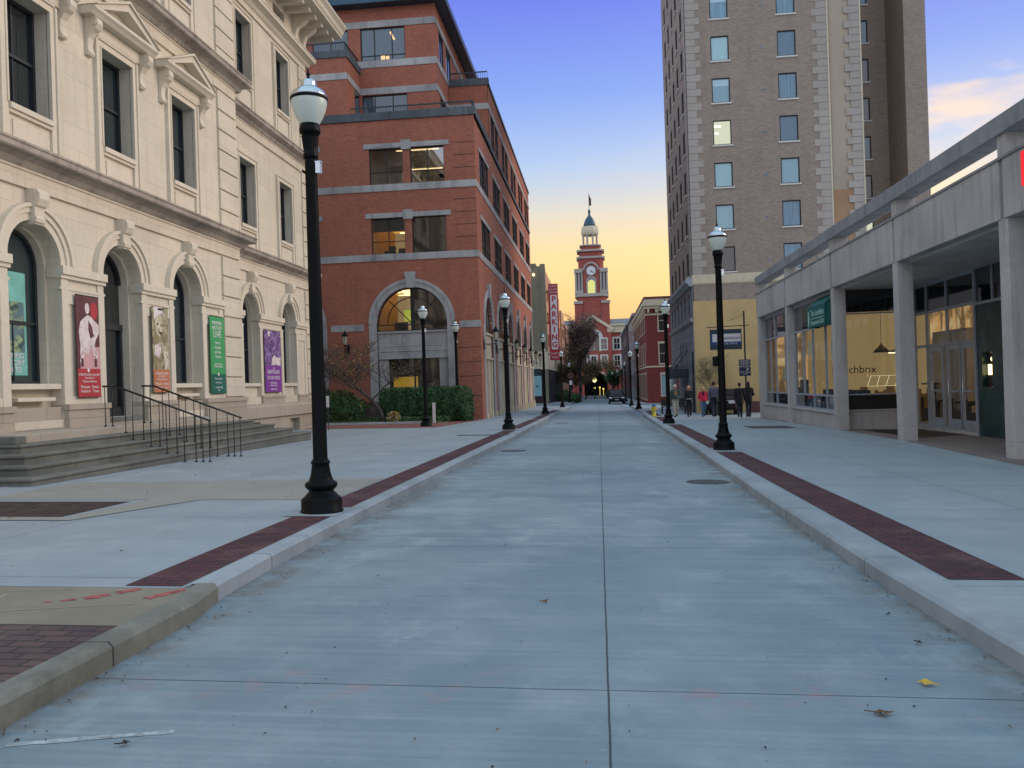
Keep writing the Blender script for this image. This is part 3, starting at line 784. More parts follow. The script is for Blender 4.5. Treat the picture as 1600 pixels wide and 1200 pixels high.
def console(F, c, z, parent):
    k = MB()
    prof = [(0,z),(.1,z),(.14,z+.06),(.1,z+.12),(.08,z+.25),(.11,z+.42),(.2,z+.55),(.3,z+.62),(.36,z+.73),(.34,z+.86),(.26,z+.93),(0,z+.93)]
    k.sweep(F, prof, c-.11, c+.11)
    for s in (-1, 1):
        for a in range(1):
            k.sweep(F, [(.26+.07*math.cos(t*PI/5), z+.76+.07*math.sin(t*PI/5)) for t in range(10)], c+s*.11-.02, c+s*.11+.02)
    return k.build('console', M['limeclean'], parent, bevel=.01)
def pediment(F, c, z, parent, hw=1.42):
    k = MB()
    k.sweep(F, [(0,z),(.3,z),(.36,z+.07),(.42,z+.12),(.42,z+.2),(0,z+.2)], c-hw, c+hw)
    z2 = z+.2; h = .62
    for s in (-1, 1):
        o0, o1 = c+s*hw, c
        poly = [(o0, z2), (o1, z2+h), (o1, z2+h-.2), (o0-s*.32, z2)]
        k.prism(F, poly, 0, .42)
        poly = [(o0+s*.03, z2+.0), (o1, z2+h+.07), (o1, z2+h), (o0-s*.02, z2-.0)]
        k.prism(F, poly, 0, .48)
    k.prism(F, [(c-hw+.2, z2), (c+hw-.2, z2), (c, z2+h-.1)], 0, .12)
    k.fbox(F, c-hw+.2, c+hw-.2, z-.3, z, -.01, .1)
    return k.build('pediment', M['limeclean'], parent, bevel=.006)
for c in BAYS:
    w = sash_window(F, c, .68, 7.65, 10.1, -.38, 'gstone', .5)
    surround(F, c, .68, 7.65, 10.1, 6.7, w)
    pediment(F, c, 10.62, w)
    for s in (-1, 1): console(F, c+s*1.14, 9.7, w)
    w = sash_window(F, c, .68, 13.2, 15.6, -.38, 'gstone', .5); surround(F, c, .68, 13.2, 15.6, 12.1, w)
for c in RB:
    w = sash_window(G2, c, .68, 7.68, 10.1, -.36, 'gstone', .5); surround(G2, c, .68, 7.68, 10.1, 6.7, w)
    w = sash_window(G2, c, .68, 13.1, 15.5, -.36, 'gstone', .5); surround(G2, c, .68, 13.1, 15.5, 11.9, w)
    a = MB(); a.fbox(G2, c-.62, c+.62, 16.98, 17.5, -.4, -.3); a.build('attic_window', M['gdark'], mus)
    for u in (c-1.6,):
        pass
# eave
e = MB()
e.sweep(G2, [(-1,17.9),(1.35,17.9),(1.35,17.98),(1.42,18.06),(1.46,18.2),(1.6,18.34),(1.6,18.42),(-1,18.5)], 26.9, 37.7)
e.sweep(F, [(-1.8,17.9),(1.35,17.9),(1.35,17.98),(1.42,18.06),(1.46,18.2),(1.6,18.34),(1.6,18.42),(-1.8,18.5)], 12.0, 28.2)
e.build('eave', M['limeclean'], mus)
e = MB(); e.box(-34, -13.8, 2, 37.7, 18.0, 18.3); e.build('roof', M['roofmet'], mus)
for c in (27.6, 31.45, 35.0, 36.0):
    k = MB(); z = 16.72
    k.sweep(G2, [(0,z),(.12,z),(.2,z+.08),(.16,z+.2),(.16,z+.4),(.26,z+.62),(.5,z+.78),(.66,z+.9),(.7,z+1.05),(.64,z+1.17),(0,z+1.17)], c-.14, c+.14)
    k.build('eave_bracket', M['limeclean'], mus, bevel=.01)
for i in range(14):
    c = 27.2+i*.78
    if c > 37.6: break
    k = MB(); k.fbox(G2, c-.13, c+.13, 17.68, 17.9, .0, 1.05); k.build('modillion', M['limeclean'], mus, bevel=.01)

# steps
st = thing('entrance_steps', 'weathered grey stone steps wrapping the cream museum entrance', 'steps', (-10.5, 19, 0), world=True)
E_ = [(-9.4,12.8,26.2,.15),(-9.76,13.2,25.5,.315),(-10.12,13.6,24.9,.48),(-10.48,14.0,24.2,.645)]
for i, (x, y0, y1, z) in enumerate(E_):
    s = MB(); s.box(-12.7, x, y0, y1, -.5 if i == 0 else E_[i-1][3]-.02, z-.06)
    s.box(-12.7, x+.03, y0-.03, y1+.03, z-.06, z)
    s.build('step', M['step'], st, bevel=.02)
s = MB(); s.box(-12.3, -10.84, 14.35, 24.0, .62, .8); s.box(-12.9, -11.95, 14.6, 23.8, .8, .83)
s.build('landing', M['plinth'], st, bevel=.02)
s = MB(); s.box(-12.5, -12.0, 19.1, 20.7, .83, .955); s.build('threshold', M['step'], st, bevel=.01)
s = MB(); s.box(-11.3, -10.6, 14.05, 14.33, .645, .79); s.build('end_block', M['step'], st, bevel=.02)
# railings
def railing(Y, label):
    t = thing('handrail', label, 'railing', (-9.5, Y, 0), world=True, group='iron handrails on the museum steps')
    r = MB()
    r.tube((-10.85,Y,1.71), (-8.62,Y,.86), .022, seg=8)
    r.tube((-10.85,Y,1.71), (-11.15,Y,1.71), .022, seg=8)
    r.build('top_rail', M['iron'], t, smooth=True)
    xs = [-11.1, -10.93, -10.62, -10.45, -10.2, -10.03, -9.82, -9.66, -9.42, -9.25, -8.98, -8.82, -8.66]
    for x in xs:
        zr = 1.71-(max(0, x+10.85))*(.85/2.23)
        if x < -10.84: zb = .8
        elif x < -10.5: zb = .645
        elif x < -10.14: zb = .48
        elif x < -9.78: zb = .315
        elif x < -9.4: zb = .15
        else: zb = gz(x, Y)
        p = MB(); p.tube((x,Y,zb), (x,Y,zr), .011, seg=6); p.lathe([(.04,zb),(.04,zb+.012),(.02,zb+.03),(.012,zb+.035)], 8, x, Y)
        p.build('baluster', M['iron'], t, smooth=True)
railing(17.6, 'black iron handrail on the museum steps, the nearer one below the red banner')
railing(19.2, 'black iron handrail on the museum steps, the farther one in front of the orange banner')

# banners
def noisebanner(name, cols, scale=6, thr=(.4,.6)):
    t = NT(name); n = t.noise(scale, 5, .6); n2 = t.noise(scale*.4, 2)
    c = t.mix(t.rng(n, thr[0], thr[1], smooth=True), cols[0], cols[1]); c = t.mix(t.rng(n2, .45, .6), c, cols[2])
    return t.done(t.pr(c, .6))
M['bred'] = plain('banner_red', S(176,52,58), .6, var=.05)
M['bpink'] = plain('banner_pink', S(206,160,160), .6, var=.08)
M['bmaroon'] = plain('banner_maroon', S(98,54,58), .6, var=.2, scale=3)
M['bcoat'] = noisebanner('banner_figure', (S(160,120,116), S(226,216,212), S(212,196,192)), 8, (.37,.45))
M['borange'] = plain('banner_orange', S(190,116,78), .6, var=.05)
M['bolive'] = noisebanner('banner_olive_photo', (S(110,104,80), S(176,168,136), S(140,128,92)))
M['bskin'] = noisebanner('banner_pale', (S(150,142,112), S(212,206,184), S(190,180,150)), 9, (.4,.5))
M['bgreen'] = plain('banner_green', S(62,156,92), .6, var=.04)
M['bdkgreen'] = plain('banner_dark_green', S(16,98,84), .6, var=.04)
M['bpurple'] = plain('banner_purple', S(128,56,148), .6, var=.04)
M['bpphoto'] = noisebanner('banner_purple_photo', (S(70,42,84), S(160,130,184), S(96,64,118)), 9)
M['bprint'] = plain('banner_print', S(222,218,214), .6, var=0)
def banner(label, F, u0, u1, z0, z1, m, name='banner'):
    t = thing(name, label, 'banner', F((u0+u1)/2, z0, .1), world=True, group='tall banners on the museum piers')
    b = MB(); b.fbox(F, u0, u1, z0, z1, .085, .1); b.build('cloth', m, t)
    for z in (z0, z1):
        p = MB(); p.tube(F(u0-.02,z,.095), F(u1+.02,z,.095), .012, seg=6); p.tube(F(u0+.1,z,.0), F(u0+.1,z,.095), .008, seg=5); p.tube(F(u1-.1,z,.0), F(u1-.1,z,.095), .008, seg=5); p.build('rod', M['iron'], t)
    return t
def blob(F, pts, n, m, t, name='print'):
    b = MB(); b.prism(F, pts, n-.004, n); return b.build(name, m, t)
def oval(c, z, a, b, k=14, rot=0): return [(c+a*math.cos(2*PI*i/k)*math.cos(rot)-b*math.sin(2*PI*i/k)*math.sin(rot), z+a*math.cos(2*PI*i/k)*math.sin(rot)+b*math.sin(2*PI*i/k)*math.cos(rot)) for i in range(k)]
# red banner, seated figure
u0, u1 = 17.86, 18.72; z0, z1 = 1.48, 3.86
t = banner('tall banner with a pale seated figure above a red panel, left of the museum door', F, u0, u1, z0, z1, M['bmaroon'])
def U(a): return u0+(u1-u0)*a
def Zf(a): return z1-(z1-z0)*a
blob(F, rect(u0, u1, z0, Zf(.72)), .104, M['bred'], t)
blob(F, rect(U(.12), u1, Zf(.72), Zf(.5)), .104, M['bpink'], t)
blob(F, oval(U(.78), Zf(.14), .14, .2), .104, M['bred'], t)
blob(F, [(U(.42),Zf(.20)),(U(.5),Zf(.19)),(U(.62),Zf(.2)),(U(.78),Zf(.24)),(U(.98),Zf(.28)),(U(.97),Zf(.36)),(U(.8),Zf(.44)),(U(.76),Zf(.5)),(U(.9),Zf(.56)),(U(.86),Zf(.62)),(U(.74),Zf(.6)),(U(.6),Zf(.48)),(U(.48),Zf(.58)),(U(.3),Zf(.56)),(U(.22),Zf(.66)),(U(.1),Zf(.66)),(U(.14),Zf(.52)),(U(.08),Zf(.36)),(U(.16),Zf(.26))], .108, M['bcoat'], t)
blob(F, oval(U(.47), Zf(.125), .085, .13), .108, M['bcoat'], t)
blob(F, [(U(.5),Zf(.24)),(U(.66),Zf(.3)),(U(.72),Zf(.4)),(U(.58),Zf(.42)),(U(.5),Zf(.34))], .112, M['bmaroon'], t)
for a, b in ((.14,.24),(.74,.84)): blob(F, rect(U(a), U(b), Zf(.7), Zf(.62)), .110, M['bmaroon'], t)
blob(F, oval(U(.45), Zf(.735), .05, .05, 8), .112, M['bprint'], t)
text('STREETSCAPES GALLERY', F, U(.5), Zf(.78), .104, .075, M['bprint'], t)
text('Open Daily 9-4', F, U(.5), Zf(.81), .104, .06, M['bprint'], t)
text('Museum Galleries', F, U(.5), Zf(.845), .104, .075, M['bprint'], t)
text('Museum   Events\nResearch   Tours', F, U(.5), Zf(.92), .104, .1, M['bprint'], t)
# orange banner, face
u0, u1 = 21.12, 21.94; z0, z1 = 1.55, 3.88
t = banner('tall banner with a sepia smiling face above an orange panel, right of the museum door', F, u0, u1, z0, z1, M['bolive'])
blob(F, rect(u0, u1, z0, Zf(.73)), .104, M['borange'], t)
blob(F, oval(U(.4), Zf(.2), .2, .34), .106, M['bskin'], t)
blob(F, [(U(.08),Zf(.0)),(U(.6),Zf(.0)),(U(.75),Zf(.12)),(U(.6),Zf(.06)),(U(.3),Zf(.1)),(U(.1),Zf(.16))], .109, M['bprint'], t)
blob(F, rect(U(.35), U(.62), Zf(.035), Zf(.01)), .112, M['black'], t)
for a, z in ((.32,.2),(.56,.21)): blob(F, oval(U(a), Zf(z), .045, .03, 8), .112, M['bmaroon'], t)
blob(F, [(U(.3),Zf(.28)),(U(.6),Zf(.29)),(U(.5),Zf(.33))], .112, M['bmaroon'], t)
blob(F, [(U(.1),Zf(.45)),(U(.45),Zf(.42)),(U(.5),Zf(.52)),(U(.35),Zf(.6)),(U(.08),Zf(.56))], .106, M['bcoat'], t)
blob(F, [(U(.62),Zf(.44)),(U(.95),Zf(.5)),(U(.97),Zf(.73)),(U(.7),Zf(.73))], .106, M['bskin'], t)
text('STREETSCAPES', F, U(.5), Zf(.78), .104, .1, M['bprint'], t)
text('Open Daily 9-4', F, U(.5), Zf(.81), .104, .06, M['bprint'], t)
text('Museum Galleries', F, U(.5), Zf(.845), .104, .075, M['bprint'], t)
text('Museum   Events\nResearch   Tours', F, U(.5), Zf(.92), .104, .1, M['bprint'], t)
# green banner
u0, u1 = 24.45, 25.42; z0, z1 = 1.48, 3.9
t = banner('tall green banner lettered MAKING HISTORY LIVE beside the rusticated corner', F, u0, u1, z0, z1, M['bgreen'])
blob(F, rect(u0, u1, z0, Zf(.75)), .104, M['bdkgreen'], t)
text('MAKING', F, U(.48), Zf(.09), .104, .17, M['bprint'], t)
text('HISTORY', F, U(.48), Zf(.155), .104, .17, M['bprint'], t)
text('LIVE', F, U(.48), Zf(.235), .104, .3, M['bprint'], t)
for k, s in enumerate(('Events', 'Festivals', 'and Live', 'Theatre')): text(s, F, U(.5), Zf(.345+.06*k), .104, .13, M['bprint'], t)
text('Visit the Free', F, U(.52), Zf(.62), .104, .09, M['bprint'], t); text('Museum Store', F, U(.52), Zf(.65), .104, .1, M['bprint'], t)
blob(F, rect(U(.44), U(.54), Zf(.77), Zf(.735)), .110, M['bprint'], t)
text('History Center', F, U(.5), Zf(.81), .104, .085, M['bprint'], t); text('Open Daily 9-4', F, U(.5), Zf(.86), .104, .07, M['bprint'], t)
text('museum.org', F, U(.5), Zf(.92), .104, .1, M['bprint'], t); text('LIVE', F, U(.5), Zf(.96), .104, .08, M['bprint'], t)
# purple banner
u0, u1 = 30.55, 32.15; z0, z1 = 1.47, 3.88
t = banner('tall purple banner with a crowded violet photograph between the far arches', G2, u0, u1, z0, z1, M['bpphoto'])
blob(G2, rect(u0, u1, z0, Zf(.57)), .104, M['bpurple'], t)
blob(G2, [(U(.4),Zf(.56)),(U(.42),Zf(.46)),(U(.55),Zf(.4)),(U(.8),Zf(.44)),(U(.97),Zf(.42)),(U(.95),Zf(.56)),(U(.7),Zf(.56)),(U(.66),Zf(.52)),(U(.6),Zf(.56))], .106, M['bcoat'], t)
for a, z in ((.32,.33),(.62,.33)): blob(G2, oval(U(a), Zf(z), .05, .04, 8), .108, M['black'], t)
blob(G2, [(U(.2),Zf(.02)),(U(.36),Zf(.01)),(U(.3),Zf(.07)),(U(.36),Zf(.1)),(U(.24),Zf(.1))], .106, M['bcoat'], t)
blob(G2, oval(U(.52), Zf(.615), .04, .045, 8), .108, M['bprint'], t)
text('THE HISTORY CENTER', G2, U(.5), Zf(.66), .104, .12, M['bprint'], t); text('PRESENTS THE EXHIBITION', G2, U(.5), Zf(.69), .104, .1, M['bprint'], t)
text('OF OUR VOICES', G2, U(.5), Zf(.77), .104, .2, M['bprint'], t, sx=.85)
text('Special Exhibition\nMuseum Galleries', G2, U(.5), Zf(.87), .104, .1, M['bprint'], t); text('museum.org', G2, U(.5), Zf(.95), .104, .12, M['bprint'], t)
# poster behind the left arched window
t = thing('window_poster', 'teal poster with people lettered MAKING HISTORY UNITE behind the leftmost arched window', 'poster', (-12.55, 16.6, 2), world=True)
b = MB(); b.fbox(F, 16.15, 17.05, 2.0, 4.25, -.546, -.542); b.build('print', M['teal'], t)
M['posterphoto'] = noisebanner('poster_photo', (S(40,70,74), S(150,170,130), S(90,120,130)), 7)
b = MB(); b.fbox(F, 16.2, 16.98, 2.5, 3.6, -.542, -.538); b.build('photograph', M['posterphoto'], t)
for k, s in enumerate(('MAKING', 'HISTORY', 'UNITE!')): text(s, F, 16.6, 2.42-.15*k, -.536, .17, M['bprint'], t)
# ------------------------------------------------------------------ red brick office building
off = thing('brick_office', 'large red brick office building with grey stone bands, big arched windows and stepped terraces', 'building', (-12, 50, 0), world=True)
FO = FnY(45.3); SO = FX(-6.4)
SB = [48.9+6.1*k for k in range(6)]
AC = [-10.25, -17.6, -24.95]
wins = []
for c in AC:
    for z in (9.0, 12.9):
        wins.append((c-2.17, c-.23, z, z+2.02)); wins.append((c+.17, c+2.11, z, z+2.02))
w = MB()
w.panel(FO, rect(-28, -6.4, -1.5, 16.5), [archp(c, 2.0, -.9, 5.1, 22) for c in AC]+[rect(*q) for q in wins], 0, .3, sides=False)
hs = [archp(c, 1.7, -1.2, 5.0, 18) for c in SB]
for c in SB:
    for z in (9.0, 12.9):
        hs += [rect(c-1.95, c-.2, z, z+2.0), rect(c+.2, c+1.95, z, z+2.0)]
w.panel(SO, rect(45.3, 82.5, -1.9, 16.5), hs, 0, .12, sides=False)
w.build('wall', M['brickf'], off)
core = MB()
core.box(-28, -6.4, 45.31, 82.4, 16.3, 16.5)
core.box(-28, -12.55, 45.9, 52, -1.5, 8.7); core.box(-8.0, -7.0, 45.9, 82, -1.9, 16.3)
core.box(-28, -12.6, 45.9, 52, 8.7, 16.3)
core.box(-28, -7.0, 51.5, 82.2, -1.5, 16.3)
core.build('inner_wall', M['darkbrick'], off)
# block A (left tower), B (set back), C (street side)
FA, FB, FC = FnY(45.302), FnY(48.0), FnY(51.9)
w = MB()
w.box(-28, -13.55, 45.3, 50, 16.5, 20.2)
w.build('wall', M['brickf'], off)
w = MB()
hb = [rect(-13.45,-10.75,20.98,22.92), rect(-16.4,-14.2,20.98,22.92), rect(-13.45,-10.7,16.75,18.92)]
w.panel(FB, rect(-18, -8.9, 16.5, 24.1), hb, 0, .2, sides=False)
w.panel(FX(-8.9), rect(48.0, 66, 16.5, 24.1), [rect(49.0,50.4,20.95,22.9), rect(51.4,53.0,20.95,22.9), rect(49.0,50.6,16.8,18.9)], 0, .1, sides=False)
w.box(-27, -9.15, 48.3, 66, 16.5, 24.05)
w.build('wall', M['brickf'], off)
w = MB()
hc = []
for c in SB[1:]: hc += [rect(c-1.95, c-.2, 16.95, 18.98), rect(c+.2, c+1.95, 16.95, 18.98)]
w.panel(SO, rect(51.9, 82.5, 16.5, 20.5), hc, .0, .12, sides=False)
w.box(-8.88, -6.7, 51.9, 82.4, 16.5, 20.45); w.fbox(FC, -8.88, -6.4, 16.5, 20.5, -.2, .002)
w.build('wall', M['brickf'], off)
# stone bands
b = MB()
def band(z0, z1, n=.04):
    for a, c in ((-28, -20.3), (-19.9,-12.95) if z0 < 6 else (-20.3,-12.95), (-7.55, -6.36)):
        pass
for a, c in ((-22.2,-20.35), (-14.9,-13.0), (-7.55,-6.36)): b.fbox(FO, a, c, 4.73, 5.1, -.05, .04)
for z0, z1 in ((8.62,9.0),(12.52,12.9)):
    b.fbox(FO, -28, -6.36, z0, z1, -.05, .045)
    b.fbox(SO, 45.34, 82.6, z0, z1, -.05, .04)
for c in AC:
    for z in (11.02, 14.92):
        b.fbox(FO, c-2.45, c+2.4, z+.0, z+.27, -.05, .05); b.fbox(FO, c-.3, c+.24, z-.12, z+.4, -.05, .08)
for c in SB:
    for z in (11.0, 14.9): b.fbox(SO, c-2.2, c+2.2, z, z+.24, -.05, .04)
for c in SB:
    b.fbox(SO, c-2.45, c-1.7, -1.2, 5.0, -.05, .05); b.fbox(SO, c+1.7, c+2.45, -1.2, 5.0, -.05, .05)
b.build('stone_band', M['stone'], off)
b = MB()
for z0, z1 in ((18.95,19.32),):
    b.fbox(FnY(45.3), -28, -13.51, z0, z1, -.04, .04); b.box(-13.58, -13.51, 45.3, 47.95, z0, z1)
for z0, z1 in ((18.95,19.34),(20.55,20.96),(22.93,23.32)):
    b.fbox(FB, -18, -8.86, z0, z1, -.05, .04); b.fbox(FX(-8.9), 48.0, 66, z0, z1, -.05, .04)
b.fbox(FC, -8.86, -6.36, 18.98, 19.36, -.05, .04); b.fbox(SO, 51.9, 82.6, 18.98, 19.3, -.05, .04)
b.build('upper_band', M['stone'], off)
b = MB()
b.fbox(FO, -28, -6.3, 16.5, 16.95, -.35, .09); b.fbox(SO, 45.3, 51.8, 16.5, 16.95, -.35, .09); b.fbox(SO, 51.8, 82.6, 16.5, 16.8, -.05, .05)
b.fbox(FnY(45.3), -28, -13.5, 20.2, 20.6, -.3, .07); b.box(-13.85, -13.47, 45.3, 48.0, 20.2, 20.6)
b.fbox(FC, -8.9, -6.32, 20.5, 20.95, -.3, .07); b.fbox(SO, 51.9, 82.6, 20.5, 20.72, -.3, .08)
b.build('coping', M['coping'], off, bevel=.01)
for z in (9.75,10.45,11.15,11.85,13.6,14.3,15.0,2.0,2.8,3.6,.9):
    b = MB(); b.fbox(FO, -7.65, -6.4, z, z+.035, -.01, .004); b.build('groove', M['darkbrick'], off)
r = MB()
r.box(-20.5, -8.2, 47.3, 67, 24.1, 24.5); r.box(-20.2, -8.4, 47.6, 66, 24.5, 24.7)
r.build('roof', M['roofmet'], off, bevel=.03)
# arches
def barch(F, c, hw, zs, ow, full, nm=.1):
    s = MB()
    s.ring(F, c, zs, hw, hw+ow*.6, -.3, nm*.6, seg=26); s.ring(F, c, zs, hw+ow*.6, hw+ow, -.02, nm, seg=26)
    if full:
        for a in (-1, 1):
            p, q = sorted((c+a*hw, c+a*(hw+ow))); s.fbox(F, p, q, -.9, zs, -.3, nm*.6)
    zt = zs+hw-.05
    s.hexa([F(c-.2,zt,-.1),F(c+.2,zt,-.1),F(c+.2,zt,nm+.08),F(c-.2,zt,nm+.08),F(c-.32,zt+ow+.42,-.1),F(c+.32,zt+ow+.42,-.1),F(c+.32,zt+ow+.42,nm+.1),F(c-.32,zt+ow+.42,nm+.1)])
    return s.build('arch_surround', M['stone'], off)
for c in AC: barch(FO, c, 2.0, 5.1, .46, True)
for c in SB: barch(SO, c, 1.7, 5.0, .42, False)
# things inside the arches
for i, c in enumerate(AC):
    s = MB()
    s.fbox(FO, c-2.0, c+2.0, 3.1, 4.65, -.35, -.12); s.fbox(FO, c-2.0, c+2.0, 3.1, 3.18, -.2, -.06); s.fbox(FO, c-2.0, c+2.0, 4.55, 4.66, -.2, -.04)
    s.fbox(FO, c-2.0, c+2.0, 3.52, 3.57, -.2, -.09)
    s.fbox(FO, c-1.6, c+1.6, 3.8, 4.35, -.2, -.1)
    for a, d in ((c-2.0, c-1.45), (c+1.45, c+2.0)): s.fbox(FO, a, d, -.9, 3.1, -.5, -.18)
    s.build('spandrel', M['stone'], off, bevel=.01)
    f = MB(); z0 = 4.66
    f.ring(FO, c, 5.1, 1.93, 2.0, -.3, -.22, seg=24)
    f.fbox(FO, c-.1, c+.1, z0, 7.05, -.3, -.2)
    f.fbox(FO, c-2, c+2, 5.0, 5.05, -.29, -.23); f.fbox(FO, c-2, c+2, z0, z0+.06, -.29, -.2)
    f.ring(FO, c, 5.1, 1.42, 1.47, -.29, -.24, seg=20)
    for a in (1, -1):
        p0 = (c+a*.05, 5.08); p1 = (c+a*1.38, 6.45)
        dx, dz = p1[0]-p0[0], p1[1]-p0[1]; L = math.hypot(dx, dz); nx, nz = -dz/L*.025, dx/L*.025
        f.prism(FO, [(p0[0]+nx,p0[1]+nz),(p1[0]+nx,p1[1]+nz),(p1[0]-nx,p1[1]-nz),(p0[0]-nx,p0[1]-nz)], -.29, -.24)
    fw_ = f.build('arched_window', M['bronze'], off)
    def half(c, s): return [(c, z0), (c+s*2.0, z0)]+[(c+s*2.0*math.cos(PI/2*k/12), 5.1+2.0*math.sin(PI/2*k/12)) for k in range(13)]
    for s_, mm in ((-1, 'gclear' if i == 0 else 'gdark'), (1, 'gdim')):
        p = MB(); p.prism(FO, half(c, s_), -.28, -.265); p.build('pane', M[mm], fw_)
    f = MB()
    for a, d in ((c-1.45,c-1.38),(c+1.38,c+1.45),(c-.04,c+.04)): f.fbox(FO, a, d, -.6, 3.1, -.42, -.34)
    fl = f.build('shop_window', M['bronze'], off)
    p = MB(); p.fbox(FO, c-1.4, c+1.4, -.6, 3.1, -.41, -.395); p.build('pane', M['gclear' if i == 0 else 'gdark'], fl)
for c in SB:
    s = MB(); s.fbox(SO, c-1.7, c+1.7, 3.0, 4.55, -.5, -.1); s.fbox(SO, c-1.7, c+1.7, 3.0, 3.1, -.1, .04); s.fbox(SO, c-1.7, c+1.7, 4.45, 4.56, -.1, .02)
    for a, d in ((c-1.7,c-1.2),(c-.35,c+.35),(c+1.2,c+1.7)): s.fbox(SO, a, d, -1.4, 3.0, -.5, -.04)
    for a, d in ((c-1.2,c-.35),(c+.35,c+1.2)): s.fbox(SO, a, d, -1.4, 0.0, -.5, -.14); s.fbox(SO, a, d, 0, 2.9, -.5, -.2)
    for a in (c-2.1, c+2.1, c-.02): s.fbox(SO, a-.3, a+.3, -1.4, -.15, -.02, .12)
    s.build('stone_storefront', M['stonelt'], off)
    f = MB(); f.fbox(SO, c-.07, c+.07, 4.56, 6.6, -.15, -.1); f.fbox(SO, c-1.7, c+1.7, 5.0, 5.06, -.15, -.11); f.ring(SO, c, 5.0, 1.2, 1.25, -.15, -.11, seg=14)
    ww = f.build('arched_window', M['bronze'], off)
    p = MB(); p.prism(SO, archp(c, 1.7, 4.56, 5.0, 14), -.15, -.13); p.build('pane', M['gref'], ww)
# rectangular windows
def owin(F, q, mull, trans, pane, n=-.22, parent=off, name='window', sill=None):
    if isinstance(q[0], tuple): q = (q[0][0], q[1][0], q[0][1], q[2][1])
    u0, u1, z0, z1 = q; f = MB(); t = .05
    f.fbox(F, u0, u0+t, z0, z1, n, n+.07); f.fbox(F, u1-t, u1, z0, z1, n, n+.07)
    f.fbox(F, u0+t, u1-t, z0, z0+t, n, n+.068); f.fbox(F, u0+t, u1-t, z1-t, z1, n, n+.068)
    for m_ in mull: f.fbox(F, m_-.025, m_+.025, z0+t, z1-t, n, n+.06)
    for m_ in trans: f.fbox(F, u0+t, u1-t, m_-.02, m_+.02, n, n+.055)
    o = f.build(name, M['bronze'], parent)
    p = MB(); p.fbox(F, u0+.01, u1-.01, z0+.01, z1-.01, n+.0, n+.02); p.build('pane', M[pane], o)
    return o
for k, q in enumerate(wins):
    z = q[2]
    pane = {0:'gclear', 1:'gdim', 2:'gskyref', 3:'gskyref'}.get(k, 'gdark')
    owin(FO, q, [(q[0]+q[1])/2], [z+.72] if k != 1 else [], pane)
b = MB(); b.fbox(FO, wins[0][0]+.06, wins[0][1]-.06, 10.28, 10.98, -.24, -.235); b.build('blind', M['black'], off)
for c in SB:
    for z in (9.0, 12.9)+((16.95,) if c > 50 else ()):
        for a, d in ((c-1.95,c-.2),(c+.2,c+1.95)): owin(SO, (a, d, z, z+2.0), [(a+d)/2], [z+.7], 'gref', -.09)
    bb = MB(); bb.fbox(SO, c-.2, c+.2, 9.0, 11.0, -.2, .004); bb.fbox(SO, c-.2, c+.2, 12.9, 14.9, -.2, .004); bb.build('pier', M['darkbrick'], off)
owin(FB, hb[0], [-12.62,-11.55], [21.3], 'gblue', -.16); owin(FB, hb[1], [-15.3], [21.3], 'gblue', -.16)
owin(FB, hb[2], [-12.7,-11.6], [], 'gblue', -.16)
for q in ((49.0,50.4,20.95,22.9),(51.4,53.0,20.95,22.9),(49.0,50.6,16.8,18.9)): owin(FX(-8.9), q, [(q[0]+q[1])/2], [], 'gblue', -.08)
b = MB(); b.box(-13.56, -13.54, 46.8, 47.75, 16.95, 18.9); b.build('terrace_door', M['gdark'], off)
b = MB(); b.fbox(FB, -12.55, -11.65, 16.95, 17.9, -.14, -.135); b.build('lit_blind', M['strip'], off)
b = MB(); b.fbox(FB, -12.25, -12.0, 21.05, 21.3, -.135, -.13); b.fbox(FB, -11.95, -11.75, 21.05, 21.25, -.135, -.13)
b.prism(FB, [(-11.7,22.65),(-11.6,22.7),(-11.35,22.2),(-11.45,22.15)], -.135, -.13); b.build('lit_lamp', emit('office_lamp', S(240,200,150), .9), off)
# terrace railings
def trail(F, u0, u1, z, n=-.1, h=.3, glass=False):
    r = MB(); r.fbox(F, u0, u1, z+h, z+h+.07, n-.03, n+.03)
    k = max(1, int((u1-u0)/.14))
    for i in range(k+1):
        u = u0+(u1-u0)*i/k; r.fbox(F, u-.01, u+.01, z, z+h, n-.012, n+.012)
    r.build('terrace_rail', M['railmet'], off)
trail(FO, -13.4, -6.4, 16.95); trail(SO, 45.4, 51.8, 16.95); trail(FC, -8.8, -6.4, 20.95, h=.4); trail(FnY(45.3), -28, -13.6, 20.6, h=.45)
trail(FX(-13.55), 45.4, 48.0, 20.6, h=.45)
# rooms behind the lit windows
def room(x0, x1, y0, y1, z0, z1, strips, back='roomglow', name='lit_room', ceil='ceil'):
    r = MB()
    r.face([(x0,y1,z0),(x1,y1,z0),(x1,y1,z1),(x0,y1,z1)], 0)
    r.face([(x0,y0,z1),(x1,y0,z1),(x1,y1,z1),(x0,y1,z1)], 1)
    r.face([(x0,y0,z0),(x0,y1,z0),(x0,y1,z1),(x0,y0,z1)], 2); r.face([(x1,y0,z0),(x1,y1,z0),(x1,y1,z1),(x1,y0,z1)], 2)
    r.face([(x0,y0,z0),(x1,y0,z0),(x1,y1,z0),(x0,y1,z0)], 3)
    rn = random.Random(int(x0*10))
    for j in range(strips):
        yy = y0+.5+(y1-y0-.8)*j/max(1, strips-1); xx = x0+.15+rn.random()*(x1-x0)*.3
        r.box(xx, min(x1-.05, xx+(x1-x0)*.55), yy-.06, yy+.06, z1-.06, z1-.02, 4)
    for j in range(7):
        xx = x0+.1+rn.random()*(x1-x0-.5); yy = y0+.6+rn.random()*(y1-y0)*.5; hh = .25+rn.random()*.45
        r.box(xx, xx+.2+rn.random()*.3, yy, yy+.3, z0, z0+hh, 3)
    return r.build(name, [M[back], M[ceil], M['roomwall'], M['black'], M['strip']], off, recalc=False)
